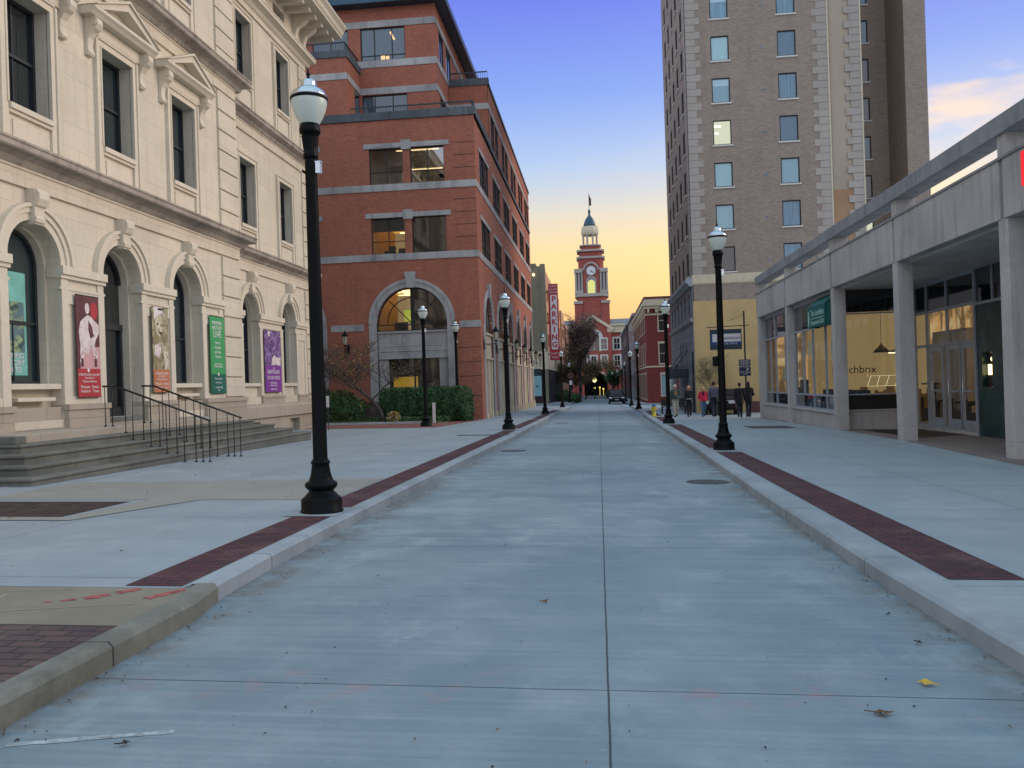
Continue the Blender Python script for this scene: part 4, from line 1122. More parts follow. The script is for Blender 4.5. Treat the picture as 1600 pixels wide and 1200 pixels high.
room(-12.3, -10.3, 45.75, 50.5, 4.66, 7.25, 6)
room(-12.45, -10.4, 45.6, 51, 8.98, 11.2, 5)
room(-12.45, -8.0, 45.6, 50.5, 12.88, 15.0, 2, 'debris', ceil='debris')
b = MB(); b.box(-11.7, -8.8, 46.2, 48, -.6, 3.3); b.build('shop_interior', M['black'], off)
b = MB(); b.box(-11.6, -10.2, 46.1, 46.18, .9, 2.1); b.build('glowing_partition', emit('shop_yellow', S(150,120,40), .55), off)  # partition emits, standing in for lamp light falling on it
b = MB(); b.box(-11.85, -11.1, 50.3, 50.4, 5.6, 6.3); b.build('glowing_partition', emit('office_green', S(170,180,70), .6), off)  # same here: lamp light put in as emission

# lanterns
def lantern_proto(name, label, group):
    t = thing(name, label, 'lantern', group=group)
    a = MB()
    a.tube((0,0,.05), (.68,0,.05), .022, seg=6); a.box(-.0, .03, -.08, .08, -.25, .3)
    for i in range(6):
        t0 = PI*i/6; t1 = PI*(i+1)/6
        a.tube((.05+.25*(1-math.cos(t0))/1, 0, .05-.28+.26*math.sin(t0)*.9), (.05+.25*(1-math.cos(t1)), 0, .05-.28+.26*math.sin(t1)*.9), .014, seg=5)
    a.tube((.68,0,-.35), (.68,0,.25), .03, seg=8); a.lathe([(0,-.42),(.03,-.36),(.04,-.32),(.02,-.28)], 8, .68, 0)
    a.build('bracket', M['lamp'], t, smooth=True)
    g = MB(); g.lathe([(.06,.24),(.11,.3),(.17,.72),(.0,.72)], 6, .68, 0, rot=.3); g.build('lantern_glass', plain('lantern_glass', S(176,172,150), .2, var=.05), t)
    c = MB(); c.lathe([(.075,.2),(.1,.25),(.06,.28)], 6, .68, 0, rot=.3)
    c.lathe([(.22,.72),(.2,.76),(.08,.92),(.05,.98),(.02,1.0),(.03,1.04),(0,1.08)], 6, .68, 0, rot=.3)
    for i in range(6):
        an = .3+i*PI/3; c.tube((.68+.11*math.cos(an), .11*math.sin(an), .29), (.68+.175*math.cos(an), .175*math.sin(an), .73), .008, seg=4)
    c.build('lantern_cap', M['lamp'], t)
    return t
lp = lantern_proto('wall_lantern', '', 'black lanterns bracketed from the brick office')
LN = ['nearest black wall lantern on the street side of the brick office, right beside its corner', 'second black wall lantern along the street side, half hidden by a lamp post',
      'third black wall lantern along the street side of the brick office', 'fourth black wall lantern along the street side of the brick office', 'fifth black wall lantern along the street side of the brick office',
      'sixth black wall lantern along the street side, last but one', 'farthest black wall lantern on the street side, at the far end of the brick office']
for k in range(7):
    o = lp if k == 0 else copy_tree(lp)
    o.location = (-6.36, 46.3+6.05*k if k < 6 else 81.9, 3.75-.04*k); o['label'] = LN[k]
o = copy_tree(lp); o.location = (-13.9, 45.26, 3.7); o.rotation_euler = (0, 0, -PI/2); o['label'] = 'black wall lantern on the front of the brick office, above the left shrub'
# ------------------------------------------------------------------ hotel tower
tow = thing('hotel_tower', 'tall brown brick tower with pale quoined corners rising over the yellow wall', 'building', (10, 60, 0), world=True)
FT = FnY(53.0); ST = FnX(6.1)
w = MB()
Z = [8.15+2.65*k for k in range(13)]
w.panel(FT, rect(6.1, 14.9, 6.35, 42), [rect(7.68, 8.8, z, z+1.55) for z in Z]+[rect(11.75, 12.88, z-.0, z+1.6) for z in Z], 0, .16, sides=False)
sw = []
for z in Z:
    for c in (55.2, 58.0, 60.8, 63.6, 66.4): sw.append(rect(c-.5, c+.5, z, z+1.55))
w.panel(ST, rect(53, 69, 7.9, 42), sw, 0, .07, sides=False)
w.box(6.3, 15, 53.2, 68.9, -1.5, 42)
w.box(15.95, 16.7, 53.2, 60, -1.5, 42)
w.panel(FnY(58.7), rect(16.6, 20.3, 6.35, 42), [rect(17.95, 19.05, z, z+1.55) for z in Z], 0, .16, sides=False)
w.box(16.6, 22, 58.9, 69, -1.5, 42)
w.box(20.2, 21.55, 55.4, 62, -1.5, 42)
w.build('wall', M['tbrick'], tow)
for col in range(3):
    q = MB(); k = 0; z = 8.0
    while z < 42:
        wd = .92 if k % 2 else .62
        if col == 0: q.fbox(FT, 6.08, 6.1+wd, z+.012, z+.438, -.02, .03); q.fbox(ST, 52.97, 53+wd, z+.012, z+.438, -.02, .028)
        if col == 1: q.fbox(FT, 14.75-wd, 14.75, z+.012, z+.438, -.02, .03)
        if col == 2: q.fbox(FT, 16.7-wd, 16.7, z+.012, z+.438, -.02, .03)
        z += .45; k += 1
    q.build('quoin', M['tquoin'], tow)
q = MB(); q.fbox(FT, 14.75, 14.84, 8, 42, -.02, .06); q.fbox(FT, 16.7, 16.78, 8, 42, -.3, .06); q.fbox(FT, 6.06, 14.9, 7.45, 8.0, -.02, .07); q.fbox(FT, 6.06, 14.9, 7.38, 7.45, -.02, .03)
q.fbox(FnY(58.7), 16.8, 20.2, 8.0, 8.3, 0, .05)
q.build('cream_band', M['cream'], tow)
q = MB(); q.fbox(FT, 14.84, 16.1, 12.9, 42, -.4, -.05); q.build('stucco_panel', M['stucco'], tow)
q = MB(); q.fbox(FT, 14.84, 16.1, 8.0, 12.9, -.4, -.045); q.build('stucco_panel', M['stucco2'], tow)
q = MB(); q.fbox(FT, 6.1, 14.9, -1.5, 6.35, -.2, .02); q.box(14.9, 22, 55, 58.6, -1.5, 8.0); q.build('painted_wall', M['yellow'], tow)
q = MB(); q.fbox(FT, 9.45, 14.9, -1.5, -.05, -.1, .3); q.build('painted_base', M['redbase'], tow)
rr = random.Random(5)
def twin(F, u0, u1, z0, z1, pane, n=-.12, sill=True):
    f = MB(); t = .06
    f.fbox(F, u0, u0+t, z0, z1, n, n+.07); f.fbox(F, u1-t, u1, z0, z1, n, n+.07)
    f.fbox(F, u0+t, u1-t, z1-t, z1, n, n+.069); f.fbox(F, u0+t, u1-t, z0, z0+t, n, n+.069)
    o = f.build('window', M['bronze'], tow)
    p = MB(); p.fbox(F, u0+.01, u1-.01, z0+.01, z1-.01, n, n+.02); p.build('pane', M[pane], o)
    if pane in ('gblind', 'gcurt') and rr.random() < .6:
        b2 = MB(); zz = z1-(z1-z0)*rr.uniform(.15, .5); b2.fbox(F, u0+.06, u1-.06, zz, z1-.06, n+.02, n+.026); b2.build('blind', M['gblind2'], o)
    if pane == 'glitw':
        b2 = MB(); b2.fbox(F, u0+.08, u0+.5, z1-.42, z1-.3, n+.02, n+.026); b2.fbox(F, u0+.1, u0+.35, z1-.85, z1-.72, n+.02, n+.026); b2.build('ceiling_light', M['thin2'], o)
    if sill:
        s = MB(); s.fbox(F, u0-.08, u1+.08, z0-.1, z0-.005, -.05, .07); s.build('sill', M['white'], o)
for k, z in enumerate(Z):
    twin(FT, 7.68, 8.8, z, z+1.55, ['gdark','gblind','gblind','glitw','gblind','gblind','gcurt','gblind'][k % 8] if k < 8 else 'gcurt')
    twin(FT, 11.75, 12.88, z, z+1.6, ['gcurt','gcurt','gblind','gcurt','gcurt','gcurt','gcurt','gcurt'][k % 8])
    twin(FnY(58.7), 17.95, 19.05, z, z+1.55, ['gdim','glitw','gdim','gblue','gdim','gdim','gblue','gcurt'][k % 8])
    if k < 10:
        for c in (55.2, 58.0, 60.8, 63.6, 66.4): twin(ST, c-.5, c+.5, z, z+1.55, 'gdark', n=-.06)
v = MB()
for z in Z[:-1]: v.fbox(FT, 10.72, 10.95, z+.55, z+.7, -.02, .012)
v.build('vent', M['sidestone'], tow)
# stone base on the street side
b = MB()
bh = [rect(c-.55, c+.55, 5.55, 6.95) for c in (54.9, 57.3, 59.7, 62.1, 64.5, 66.9)]+[archp(c, .45, .9, 3.6, 10) for c in (57.6, 59.4, 61.2)]+[rect(54.2, 55.0, -1.2, 2.4), rect(63.5, 66.5, -1.2, 2.6)]
b.panel(ST, rect(53, 69, -1.6, 7.3), bh, .05, .1)
b.build('stone_base', M['sidestone'], tow)
b = MB(); b.sweep(ST, [(0,7.3),(.2,7.3),(.3,7.45),(.45,7.55),(.45,7.75),(0,7.9)], 52.95, 69.2); b.sweep(ST, [(.04,5.05),(.18,5.1),(.22,5.25),(.04,5.3)], 53, 69.1); b.build('cornice', M['greywall'], tow)
for h_ in bh:
    us = [p[0] for p in h_]; zs_ = [p[1] for p in h_]
    f = MB(); f.fbox(ST, min(us), max(us), min(zs_), max(zs_), -.04, -.03); f.build('base_window', M['gdark'], tow)
mq = MB(); mq.box(5.0, 6.05, 56.3, 60.6, 1.55, 1.65); mq.box(5.0, 5.05, 56.3, 60.6, 1.62, 2.15); mq.box(5.05, 6.05, 56.3, 56.35, 1.62, 2.15); mq.box(5.05, 6.05, 60.55, 60.6, 1.62, 2.15)
for i in range(20): mq.box(4.97, 5.0, 56.3+i*.22, 56.36+i*.22, 1.5, 2.3)
for i in range(5): mq.box(5.05+i*.2, 5.1+i*.2, 56.26, 56.3, 1.5, 2.3)
mq.tube((5.05,56.4,2.1), (6.05,56.4,3.4), .03); mq.tube((5.05,60.4,2.1), (6.05,60.4,3.4), .03)
mq.build('marquee', M['signdark'], tow)
dp = MB(); dp.tube((6.0,53.3,-1.2), (6.0,53.3,3.2), .05); dp.build('downpipe', M['iron'], tow)

# ------------------------------------------------------------------ concrete retail building
ret = thing('retail_building', 'low cast concrete retail building with open columns, deep fascia and roof rail on the right', 'building', (9, 30, 0), world=True)
FR = FnX(8.1); CY = [11.4, 17.4, 23.45, 29.55, 36.6, 42.85]
for i in range(len(CY)):
    y = CY[i]
    c = MB(); c.fbox(FR, y-.19, y+.19, -1.2, 4.44, -.42, -.02)
    c.build('column', M['conc'], ret, bevel=.012)
    if y < 25:
        pass
edges = [2.0]+[y for y in CY]
for a, b_ in zip(edges[:-1], edges[1:]):
    f = MB(); f.fbox(FR, a+.08, b_-.08 if b_ != CY[-1] else b_+.2, 4.44, 5.62, -.3, 0)
    f.build('fascia_panel', M['conc'], ret, bevel=.01)
f = MB()
for y in CY[:-1]: f.fbox(FR, y-.08, y+.08, 4.44, 5.62, -.3, -.04)
f.fbox(FR, 2.0, CY[-1]+.22, 5.62, 5.68, -.34, .03); f.build('flashing', M['concdk'], ret, bevel=.006)
for y in CY:
    p = MB(); p.fbox(FR, y-.17, y+.17, 5.68, 6.14, -.55, -.03); p.build('rail_post', M['conc'], ret, bevel=.01)
r = MB(); r.fbox(FR, 2.0, CY[-1]+.25, 6.12, 6.5, -.5, .04); r.build('roof_rail', M['concdk'], ret, bevel=.015)
r = MB(); r.box(8.4, 20, 2, 43.0, 5.2, 5.5); r.build('roof', M['soffit'], ret)
r = MB(); r.box(8.4, 20, 2, 42.9, 4.38, 4.5); r.build('soffit', M['soffit'], ret)
r = MB(); r.box(8.45, 14, 42.75, 43.0, -1.5, 4.4); r.box(13.9, 14.1, 14, 42.9, -1.5, 4.4); r.build('rear_wall', M['roomwall'], ret)
# storefronts
def storefront(F, u0, u1, z0, z1, mulls, bars, n=-.35, t=.05, pane='gclear2', name='storefront', sub=None):
    f = MB()
    f.fbox(F, u0, u0+t, z0, z1, n, n+.08); f.fbox(F, u1-t, u1, z0, z1, n, n+.08)
    f.fbox(F, u0+t, u1-t, z0, z0+t, n, n+.078); f.fbox(F, u0+t, u1-t, z1-t, z1, n, n+.078)
    for m_, a, b_ in mulls: f.fbox(F, m_-t/2, m_+t/2, max(a, z0+t), min(b_, z1-t), n, n+.075)
    for z in bars: f.fbox(F, u0+t, u1-t, z-t/2, z+t/2, n, n+.07)
    o = f.build(name, M['alum'], ret)
    p = MB(); p.face([F(u0+.01,z0,n+.01), F(u1-.01,z0,n+.01), F(u1-.01,z1,n+.01), F(u0+.01,z1,n+.01)])
    p.build('pane', M[pane], o)
    return o
for a, b_, ml in ((29.75, 36.4, [(34.9,.7,3.3),(33.4,0,5),(31.6,0,5),(30.4,.7,3.3)]), (36.8, 42.66, [(41.3,.7,3.3),(40.2,0,5),(38.2,.7,3.3)])):
    storefront(FR, a, b_, .12, 4.36, ml, [.68, 3.28], t=.07)
    p = MB(); p.fbox(FR, a, b_, .17, .64, -.35, -.33); p.build('lower_panel', M['gdark'], ret)
    p = MB(); p.fbox(FR, a, b_, 3.33, 4.3, -.35, -.335); p.build('transom_pane', M['gdim'], ret)
    p = MB(); p.fbox(FR, a, b_, -1.2, .12, -.6, -.2); p.fbox(FR, a, b_, .06, .13, -.6, -.14); p.build('bulkhead', M['conc'], ret, bevel=.01)
FE = FnY(30.0)
storefront(FE, 8.5, 11.0, .7, 3.58, [], [], 0, name='end_window')
p = MB(); p.fbox(FE, 8.5, 11.0, 3.6, 4.38, 0, .05); p.build('dark_transom', M['gdark'], ret)
p = MB(); p.fbox(FE, 8.5, 11.0, .2, .7, -.1, .03); p.build('black_panel', M['black'], ret)
p = MB(); p.fbox(FE, 8.5, 11.0, -.8, .2, -.15, .06); p.fbox(FE, 8.5, 11.0, .14, .2, -.15, .1); p.build('end_sill', M['conc'], ret, bevel=.01)
FD = FnX(11.0)
storefront(FD, 25.25, 29.95, -.38, 4.38, [(28.85,0-.3,5),(27.25,-.3,5),(26.25,-.3,2.25)], [3.42, 2.3], 0, t=.09, name='entrance')
p = MB(); p.fbox(FD, 25.3, 29.9, 3.47, 4.3, .01, .03); p.build('transom_pane', M['gdark'], ret)
for a in (29.35, 28.05, 26.75, 25.75):
    d_ = MB(); wd = .52
    for u in (a-wd, a+wd-.12): d_.fbox(FD, u, u+.12, -.33, 2.24, .02, .09)
    d_.fbox(FD, a-wd+.12, a+wd-.12, -.33, -.05, .02, .088); d_.fbox(FD, a-wd+.12, a+wd-.12, 2.1, 2.24, .02, .088); d_.fbox(FD, a-wd+.12, a+wd-.12, .8, .85, .06, .12)
    if a == 29.35: continue
    dr = d_.build('door', M['alum'], ret)
    h_ = MB(); h_.tube(FD(a+.3,.75,.14), FD(a+.3,1.15,.14), .015); h_.build('handle', M['chrome'], dr)
p = MB(); p.fbox(FD, 25.25, 29.95, -1.0, -.38, -.2, .1); p.build('threshold', M['conc'], ret)
p = MB(); p.fbox(FD, 14, 24.35, -1.2, 3.35, -.2, .05); p.fbox(FD, 24.95, 25.25, -1.2, 3.35, -.2, .05); p.fbox(FD, 24.35, 24.95, -1.2, .95, -.2, .05); p.fbox(FD, 24.35, 24.95, 1.95, 3.35, -.2, .05)
p.build('marble_wall', M['marble'], ret, bevel=.006)
p = MB(); p.fbox(FD, 14, 25.25, 3.35, 4.38, -.1, .02); p.build('dark_transom', M['gdark'], ret)
p = MB(); p.fbox(FD, 14, 25.25, 3.33, 3.41, -.1, .08)
for y in (23.0, 24.2): p.fbox(FD, y, y+.08, 3.41, 4.38, -.1, .05)
p.build('transom_bar', M['alum'], ret)
p = MB(); p.fbox(FD, 24.37, 24.93, .97, 1.93, -.15, -.1); nw = p.build('niche', M['debris'], ret)
p = MB(); p.fbox(FD, 24.4, 24.9, 1.3, 1.6, -.1, -.09); p.prism(FD, oval(24.6, 1.75, .12, .07), -.1, -.085); p.build('glow', M['strip'], nw)
p = MB(); p.box(8.9, 13.85, 36.2, 36.3, -.4, 4.38); p.build('glowing_wall', M['roomglow'], ret)
p = MB(); p.box(13.8, 13.88, 14, 36, -.4, 4.38); p.box(8.9, 13.8, 42.6, 42.7, -.4, 4.38); p.box(12.2, 12.3, 36.4, 42.5, .6, 2.6); p.build('glowing_wall', room_emit('room_wall_dim_glow', S(196,150,92), S(110,86,58), S(206,176,128), .62), ret)  # interior light painted as patterned emission on the walls
p = MB(); p.box(8.7, 13.8, 30.1, 42.6, -.55, -.4); p.box(11.1, 13.8, 14, 30.1, -.55, -.4); p.build('floor', M['roomwall'], ret)
p = MB()
for i, (x, y, h_) in enumerate(((12.2,28.2,.75),(12.6,30.2,.75),(12.4,32.4,.75),(13.0,26.8,1.1),(12.9,34.0,1.4),(11.9,33.6,.9))):
    p.box(x, x+.7, y, y+.7, -.4+h_-.06, -.4+h_); p.box(x+.3, x+.4, y+.3, y+.4, -.4, -.4+h_)
    p.box(x-.3, x-.02, y+.1, y+.4, -.4, .06); p.box(x-.3, x-.26, y+.1, y+.4, .06, .5)
p.build('cafe_table', M['sash'], ret)
p = MB(); p.box(13.3, 13.6, 31.5, 34.5, -.4, 3.0); p.box(13.2, 13.5, 25.2, 26.4, -.4, 2.2); p.build('partition', M['conc'], ret)
tx = text('Lunchbox', FnY(36.18), 10.75, 1.62, 0, .46, M['black'], ret, 'wall_lettering')
for x, y, lit in ((11.1, 33.8, 0), (11.95, 34.6, 1)):
    p = MB(); p.lathe([(.03,2.62),(.05,2.55),(.3,2.3),(.31,2.26),(.0,2.27)] if not lit else [(.03,2.55),(.05,2.4),(.33,2.3),(.34,2.27),(0,2.28)], 16, x, y); p.tube((x,y,2.6), (x,y,4.35), .01)
    pt = p.build('pendant_lamp', M['sash'] , ret)
    if lit: b = MB(); b.lathe([(.0,2.24),(.31,2.24),(.31,2.262),(0,2.262)], 16, x, y); b.build('bulb', M['strip'], pt)
p = MB()
for i in range(7):
    x = 9.2+i*.32; p.box(x, x+.2, 32.2, 32.5, .0, .55+.2*(i % 3)); p.box(x+1.4, x+1.5, 33.1, 33.2, .0, .8)
p.box(9.0, 12.6, 32.6, 33.0, -.4, .62); p.build('counter', M['roomwall'], ret)
p = MB()
for i in range(4): p.tube((10.4+i*.35,33.4,.95), (10.8+i*.35,34.2,1.35), .009); 
p.tube((10.4,33.4,.95), (11.5,33.4,.95), .006); p.tube((10.8,34.2,1.35), (11.9,34.2,1.35), .006); p.build('light_frame', M['thin'], ret)
p = MB()
for i in range(8):
    y = 37.2+i*.65; p.box(9.4+.5*(i % 3), 9.8+.5*(i % 3), y, y+.35, -.4, .9+.35*(i % 2))
for i in range(5):
    y = 30.8+i*1.1; p.box(9.3, 9.7, y, y+.4, -.4, .85)
p.build('shop_stock', M['signdark'], ret)
p = MB()
for y, z0, z1, dy in ((31.0,2.1,2.7,.5),(33.9,1.4,2.0,.4),(34.2,2.3,2.8,.7),(38.0,2.2,2.9,.5),(39.2,1.2,1.9,.4)): p.box(8.56, 8.58, y, y+dy, z0, z1)
p.build('window_notice', plain('notice_paper', S(196,186,140), .7, var=.1), ret)
# awning
aw = thing('shop_awning', 'dark green fabric awning lettered The Lunchbox on the concrete building', 'awning', (8.2, 31, 3.2), world=True)
a = MB()
y0, y1 = 29.9, 32.35
prof = [(-.33,4.34),(-.27,4.34),(.14,3.98),(.14,3.22),(.10,3.22),(.10,3.94),(-.33,4.28)]
a.sweep(FR, prof, y0, y1)
for y in (y0, y1-.02): a.prism(lambda u, z, n: FR(n, z, u), [(-.33,4.3),(.12,3.96),(.12,3.22),(-.33,3.22)], y, y+.02)
a.build('canopy_cloth', M['awning'], aw)
text('The Lunchbox', FR, 30.93, 3.72, .145, .31, M['awtext'], aw, flip=True); text('Restaurant & Café', FR, 30.93, 3.38, .145, .23, M['awtext'], aw, flip=True)
b = MB(); b.fbox(FR, 30.1, 31.85, 3.52, 3.545, .14, .147)
b.prism(FR, [(32.16,3.86),(32.22,3.82),(32.2,3.7),(32.24,3.6),(32.22,3.35),(32.14,3.24),(32.06,3.36),(32.03,3.6),(32.08,3.72),(32.05,3.84),(32.11,3.76)], .14, .147); b.build('emblem', M['awtext'], aw)
# illuminated red sign at the frame edge
rs = thing('red_sign', 'red lit shop sign on the concrete fascia at the right edge', 'sign', (8, 15.5, 5), world=True)
b = MB(); b.fbox(FR, 14.2, 16.35, 4.86, 5.5, .02, .12); b.build('sign_box', emit('sign_red_lit', S(226,44,52), 1.0), rs)
b = MB(); b.fbox(FR, 14.16, 16.39, 4.82, 5.54, .0, .05); b.build('frame', M['signwhite'], rs)
# ------------------------------------------------------------------ far buildings
# red corner building on the right
rb = thing('red_corner_building', 'three storey red brick building with cream cornice behind the lamp posts on the right', 'building', (8, 100, 0), world=True)
FQ, SQ = FnY(97.0), FnX(5.7)
w = MB()
wq = [(7.15,8.0,7.2,9.5),(7.15,8.0,3.4,5.7),(7.3,8.1,-.3,2.1),(8.3,9.0,-.3,2.1),(10.0,10.8,7.2,9.5),(10,10.8,3.4,5.7)]
w.panel(FQ, rect(5.7, 14, -2.5, 10.3), [rect(*q) for q in wq], 0, .15, sides=False)
sq = []
for k in range(7):
    c = 100+4.3*k; sq += [(c-.5,c+.5,7.2,9.4),(c-.5,c+.5,3.4,5.7),(c-.8,c+.8,-.8,2.2)]
w.panel(SQ, rect(97, 129, -2.8, 10.3), [rect(*q) for q in sq], 0, .15, sides=False)
w.box(5.9, 14, 97.2, 128.8, -2, 10.2)
w.build('wall', M['redbrick'], rb)
c = MB()
c.box(5.35, 14, 96.6, 129, 10.1, 10.5); c.box(5.5, 14, 96.8, 129, 9.75, 10.1); c.box(5.66, 14, 96.95, 129, 9.0, 9.2)
c.box(5.55, 14, 96.85, 129, 10.5, 10.9); c.box(5.66, 14, 96.95, 129, 2.95, 3.12)
for k in range(9): c.box(5.9+k*.9, 6.1+k*.9, 96.6, 97, 9.3, 9.75)
for k in range(20): c.box(5.36, 5.7, 97.5+k*1.55, 97.7+k*1.55, 9.3, 9.75)
c.build('cornice', M['cream'], rb)
c = MB(); c.box(5.5, 14, 96.8, 129, 10.9, 11.15); c.build('roof', M['redbase'], rb)
for F_, L in ((FQ, wq), (SQ, sq)):
    for q in L:
        f = MB(); u0,u1,z0,z1 = q
        f.fbox(F_, u0-.12, u0, z0, z1+.2, -.1, .03); f.fbox(F_, u1, u1+.12, z0, z1+.2, -.1, .03); f.fbox(F_, u0-.15, u1+.15, z1, z1+.22, -.1, .05); f.fbox(F_, u0-.15, u1+.15, z0-.15, z0, -.1, .08)
        f.fbox(F_, u0, u1, (z0+z1)/2-.03, (z0+z1)/2+.03, -.12, -.06)
        o = f.build('window', M['cream'], rb)
        p = MB(); p.fbox(F_, u0, u1, z0, z1, -.14, -.12); p.build('pane', M['gdark'] if z0 > 0 else M['gblind'], o)
for nm, lab, y0, y1, z, x, m in (('pale_building', 'narrow pale building with a rounded parapet beyond the red corner building', 129.3, 152, 11.6, 5.75, 'greywall'), ('dark_brick_building', 'dark brick building at the far end of the right side street wall', 152.3, 196, 11.7, 5.6, 'darkbrick')):
    t = thing(nm, lab, 'building', (8, y0, 0), world=True)
    w = MB(); w.box(x, 16, y0, y1, -3, z); w.build('wall', M[m], t)
    w = MB(); w.box(x-.25, 16, y0, y1, z, z+.4); w.build('parapet', M['greywall'], t)
    F_ = FnX(x)
    for k in range(int((y1-y0)/4)):
        for zz in (.5, 4.4, 8.2):
            f = MB(); cc = y0+2+k*4; f.fbox(F_, cc-.6, cc+.6, zz, zz+2, -.05, .02); f.build('window', M['gdark'], t)
# parking garage on the left
gb = thing('parking_garage', 'tan concrete parking garage with peach side wall behind the vertical parking sign', 'building', (-8, 120, 0), world=True)
w = MB(); w.box(-14, -6.45, 106, 108, -2, 16.6); w.box(-7.05, -6.4, 105.9, 106.6, -2, 16.85); w.box(-14, -7.55, 105.95, 108, 16.6, 16.95); w.build('wall', M['tanwall'], gb)
w = MB()
FG = FX(-6.45)
gh = []
for k in range(8):
    for z in (6.4, 9.4, 12.4): gh.append(rect(109+k*4.6, 112.6+k*4.6, z, z+1.6))
w.panel(FG, rect(108, 146, 5.6, 16.2), gh, 0, .6); w.box(-14, -7.3, 108, 146, -2, 16)
w.build('side_wall', M['peachwall'], gb)
w = MB(); w.box(-14, -6.3, 106.0-.15, 146, 3.3, 5.6); w.build('spandrel_band', M['cream'], gb)
w = MB(); w.box(-14, -6.42, 105.93, 146, -2, 3.3); w.build('base_wall', M['debris'], gb)
for k in range(7):
    f = MB(); f.fbox(FX(-6.42), 108.5+k*5.2, 112+k*5.2, -1, 2.8, -.05, .02); f.build('opening', M['black'], gb)
f = MB(); f.lathe([(0,15.3),(.16,15.4),(.16,15.6),(0,15.7)], 10, -7.85, 105.8); f.build('wall_light', M['strip'], gb)
t = thing('garage_notice', 'pale blue notice panel under a dark header on the garage wall', 'sign', (-7.8, 105.9, 0), world=True)
f = MB(); f.box(-8.35, -7.25, 105.8, 105.9, -.1, 2.5); f.build('panel', M['gblind'], t)
f = MB(); f.box(-8.35, -7.3, 105.78, 105.9, 2.6, 3.4); f.build('header', M['signdark'], t)
f = MB(); f.box(-8.0, -7.6, 105.79, 105.8, 1.1, 1.25); f.build('print', M['signdark'], t)
t = thing('far_left_building', 'pale upper part of a building beyond the parking garage', 'building', (-8, 150, 0), world=True)
w = MB(); w.box(-14, -6.2, 147, 158, -2.5, 14.4); w.box(-13.5, -5.9, 158, 172, -2.5, 12.6); w.build('wall', M['peachwall'], t)
w = MB()
for k in range(4):
    for z in (2, 6, 9.6): w.fbox(FX(-6.2), 148+k*2.5, 149.2+k*2.5, z, z+1.8, -.05, .03)
w.build('window', M['gdark'], t)
# PARKING sign
ps = thing('parking_sign', 'tall red vertical sign with white panel lettered PARKING on the garage corner', 'sign', (-5.45, 106.5, 4), world=True)
FP = FnY(106.35)
b = MB(); b.box(-6.08, -4.83, 106.35, 106.7, 4.45, 14.3); b.build('sign_box', M['signred'], ps, bevel=.03)
def rrect(u0, u1, z0, z1, r): 
    P = []
    for cx, cz, a0 in ((u1-r,z1-r,0),(u0+r,z1-r,PI/2),(u0+r,z0+r,PI),(u1-r,z0+r,1.5*PI)):
        for k in range(5): P.append((cx+r*math.cos(a0+PI/2*k/4), cz+r*math.sin(a0+PI/2*k/4)))
    return P
b = MB(); b.prism(FP, rrect(-5.84, -4.98, 5.85, 12.85, .15), 0, .03); b.build('white_panel', M['signwhite'], ps)
for k, ch in enumerate('PARKING'): text(ch, FP, -5.41, 12.3-.98*k, .045, 1.0, M['signred'], ps, ext=.01, bold=.03)
for k, s in enumerate(('MARKET', 'SQUARE', 'GARAGE')): text(s, FP, -5.45, 13.95-.38*k, .02, .3, M['signwhite'], ps, ext=.01)
text('SAFETY', FP, -5.42, 5.3, .02, .34, M['signwhite'], ps, ext=.01); text('PARK', FP, -5.42, 4.8, .02, .36, M['signwhite'], ps, ext=.01)
b = MB(); b.box(-6.45, -6.08, 106.45, 106.6, 5.2, 5.35); b.box(-6.45, -6.08, 106.45, 106.6, 9.2, 9.35); b.box(-6.45, -6.08, 106.45, 106.6, 13.2, 13.35); b.build('arm', M['iron'], ps)

# ------------------------------------------------------------------ clock tower building
ck = thing('clock_tower_building', 'red brick building with cream trim, entrance arch and domed clock tower closing the street', 'building', (-1, 212, 0), world=True)
FC_ = FnY(210.0); XC = -.98
w = MB()
ww = []
for c in (4.95, 7.35, 11, 14, -8.2, -10.6, -13.5):
    ww += [rect(c-.7, c+.7, 9.7, 12.4), rect(c-.65, c+.65, 5.5, 8.0)]
w.panel(FC_, rect(3.6, 17, -4, 13.9), [q for q in ww if q[0][0] > 0], -.6, .3)
w.panel(FC_, rect(-19, -5.6, -4, 13.9), [q for q in ww if q[0][0] < 0], -.6, .3)
pw = [archp(XC+.15, 1.35, 9.4, 12.6, 12), rect(XC+2.0, XC+3.35, 9.7, 12.3), rect(XC-3.1, XC-1.7, 9.7, 12.3), rect(XC+2.1, XC+3.3, 5.4, 8.0), rect(XC-.6, XC+.6, 5.4, 8.0), rect(XC-3.0, XC-1.8, 5.4, 8.0), archp(XC+.35, 2.9, -3.9, 1.2, 14)]
w.panel(FC_, [(-5.4,-4),(3.7,-4),(3.7,14.6),(XC,17.6),(-5.4,14.6)], pw, .6, .5)
w.box(-19, -4.2, 211, 226, -4, 13.9); w.box(3.0, 17, 211, 226, -4, 13.9); w.box(-5.5, 4.0, 211, 226, 5, 14.5)
w.build('wall', M['clockbrick'], ck)
w = MB()
w.box(3.6, 17.2, 210.0, 226, 13.9, 16.0); w.box(-19, -5.5, 210.0, 226, 13.9, 16.0); w.box(3.4, 17.5, 209.5, 226, 15.6, 16.0); w.box(-19, -5.5, 209.5, 226, 15.6, 16.0)
for s in (-1, 1):
    w.prism(FC_, [(XC+s*4.95,14.3),(XC,17.7),(XC,18.5),(XC+s*5.2,15.0)], .3, 1.1)
for a in (-5.4, 2.7): w.fbox(FC_, a-.1, a+1.1, 14.0, 14.9, .5, .9)
w.build('cornice', M['cream'], ck)
w = MB(); w.box(-19, 17.3, 210.4, 226, 16.0, 17.3); w.build('roof', M['greywall'], ck)
w = MB()
for a in (-5.4, 2.7): w.fbox(FC_, a, a+1.0, -3.5, 14.0, .55, .85)
w.build('pilaster', M['clockbrick'], ck)
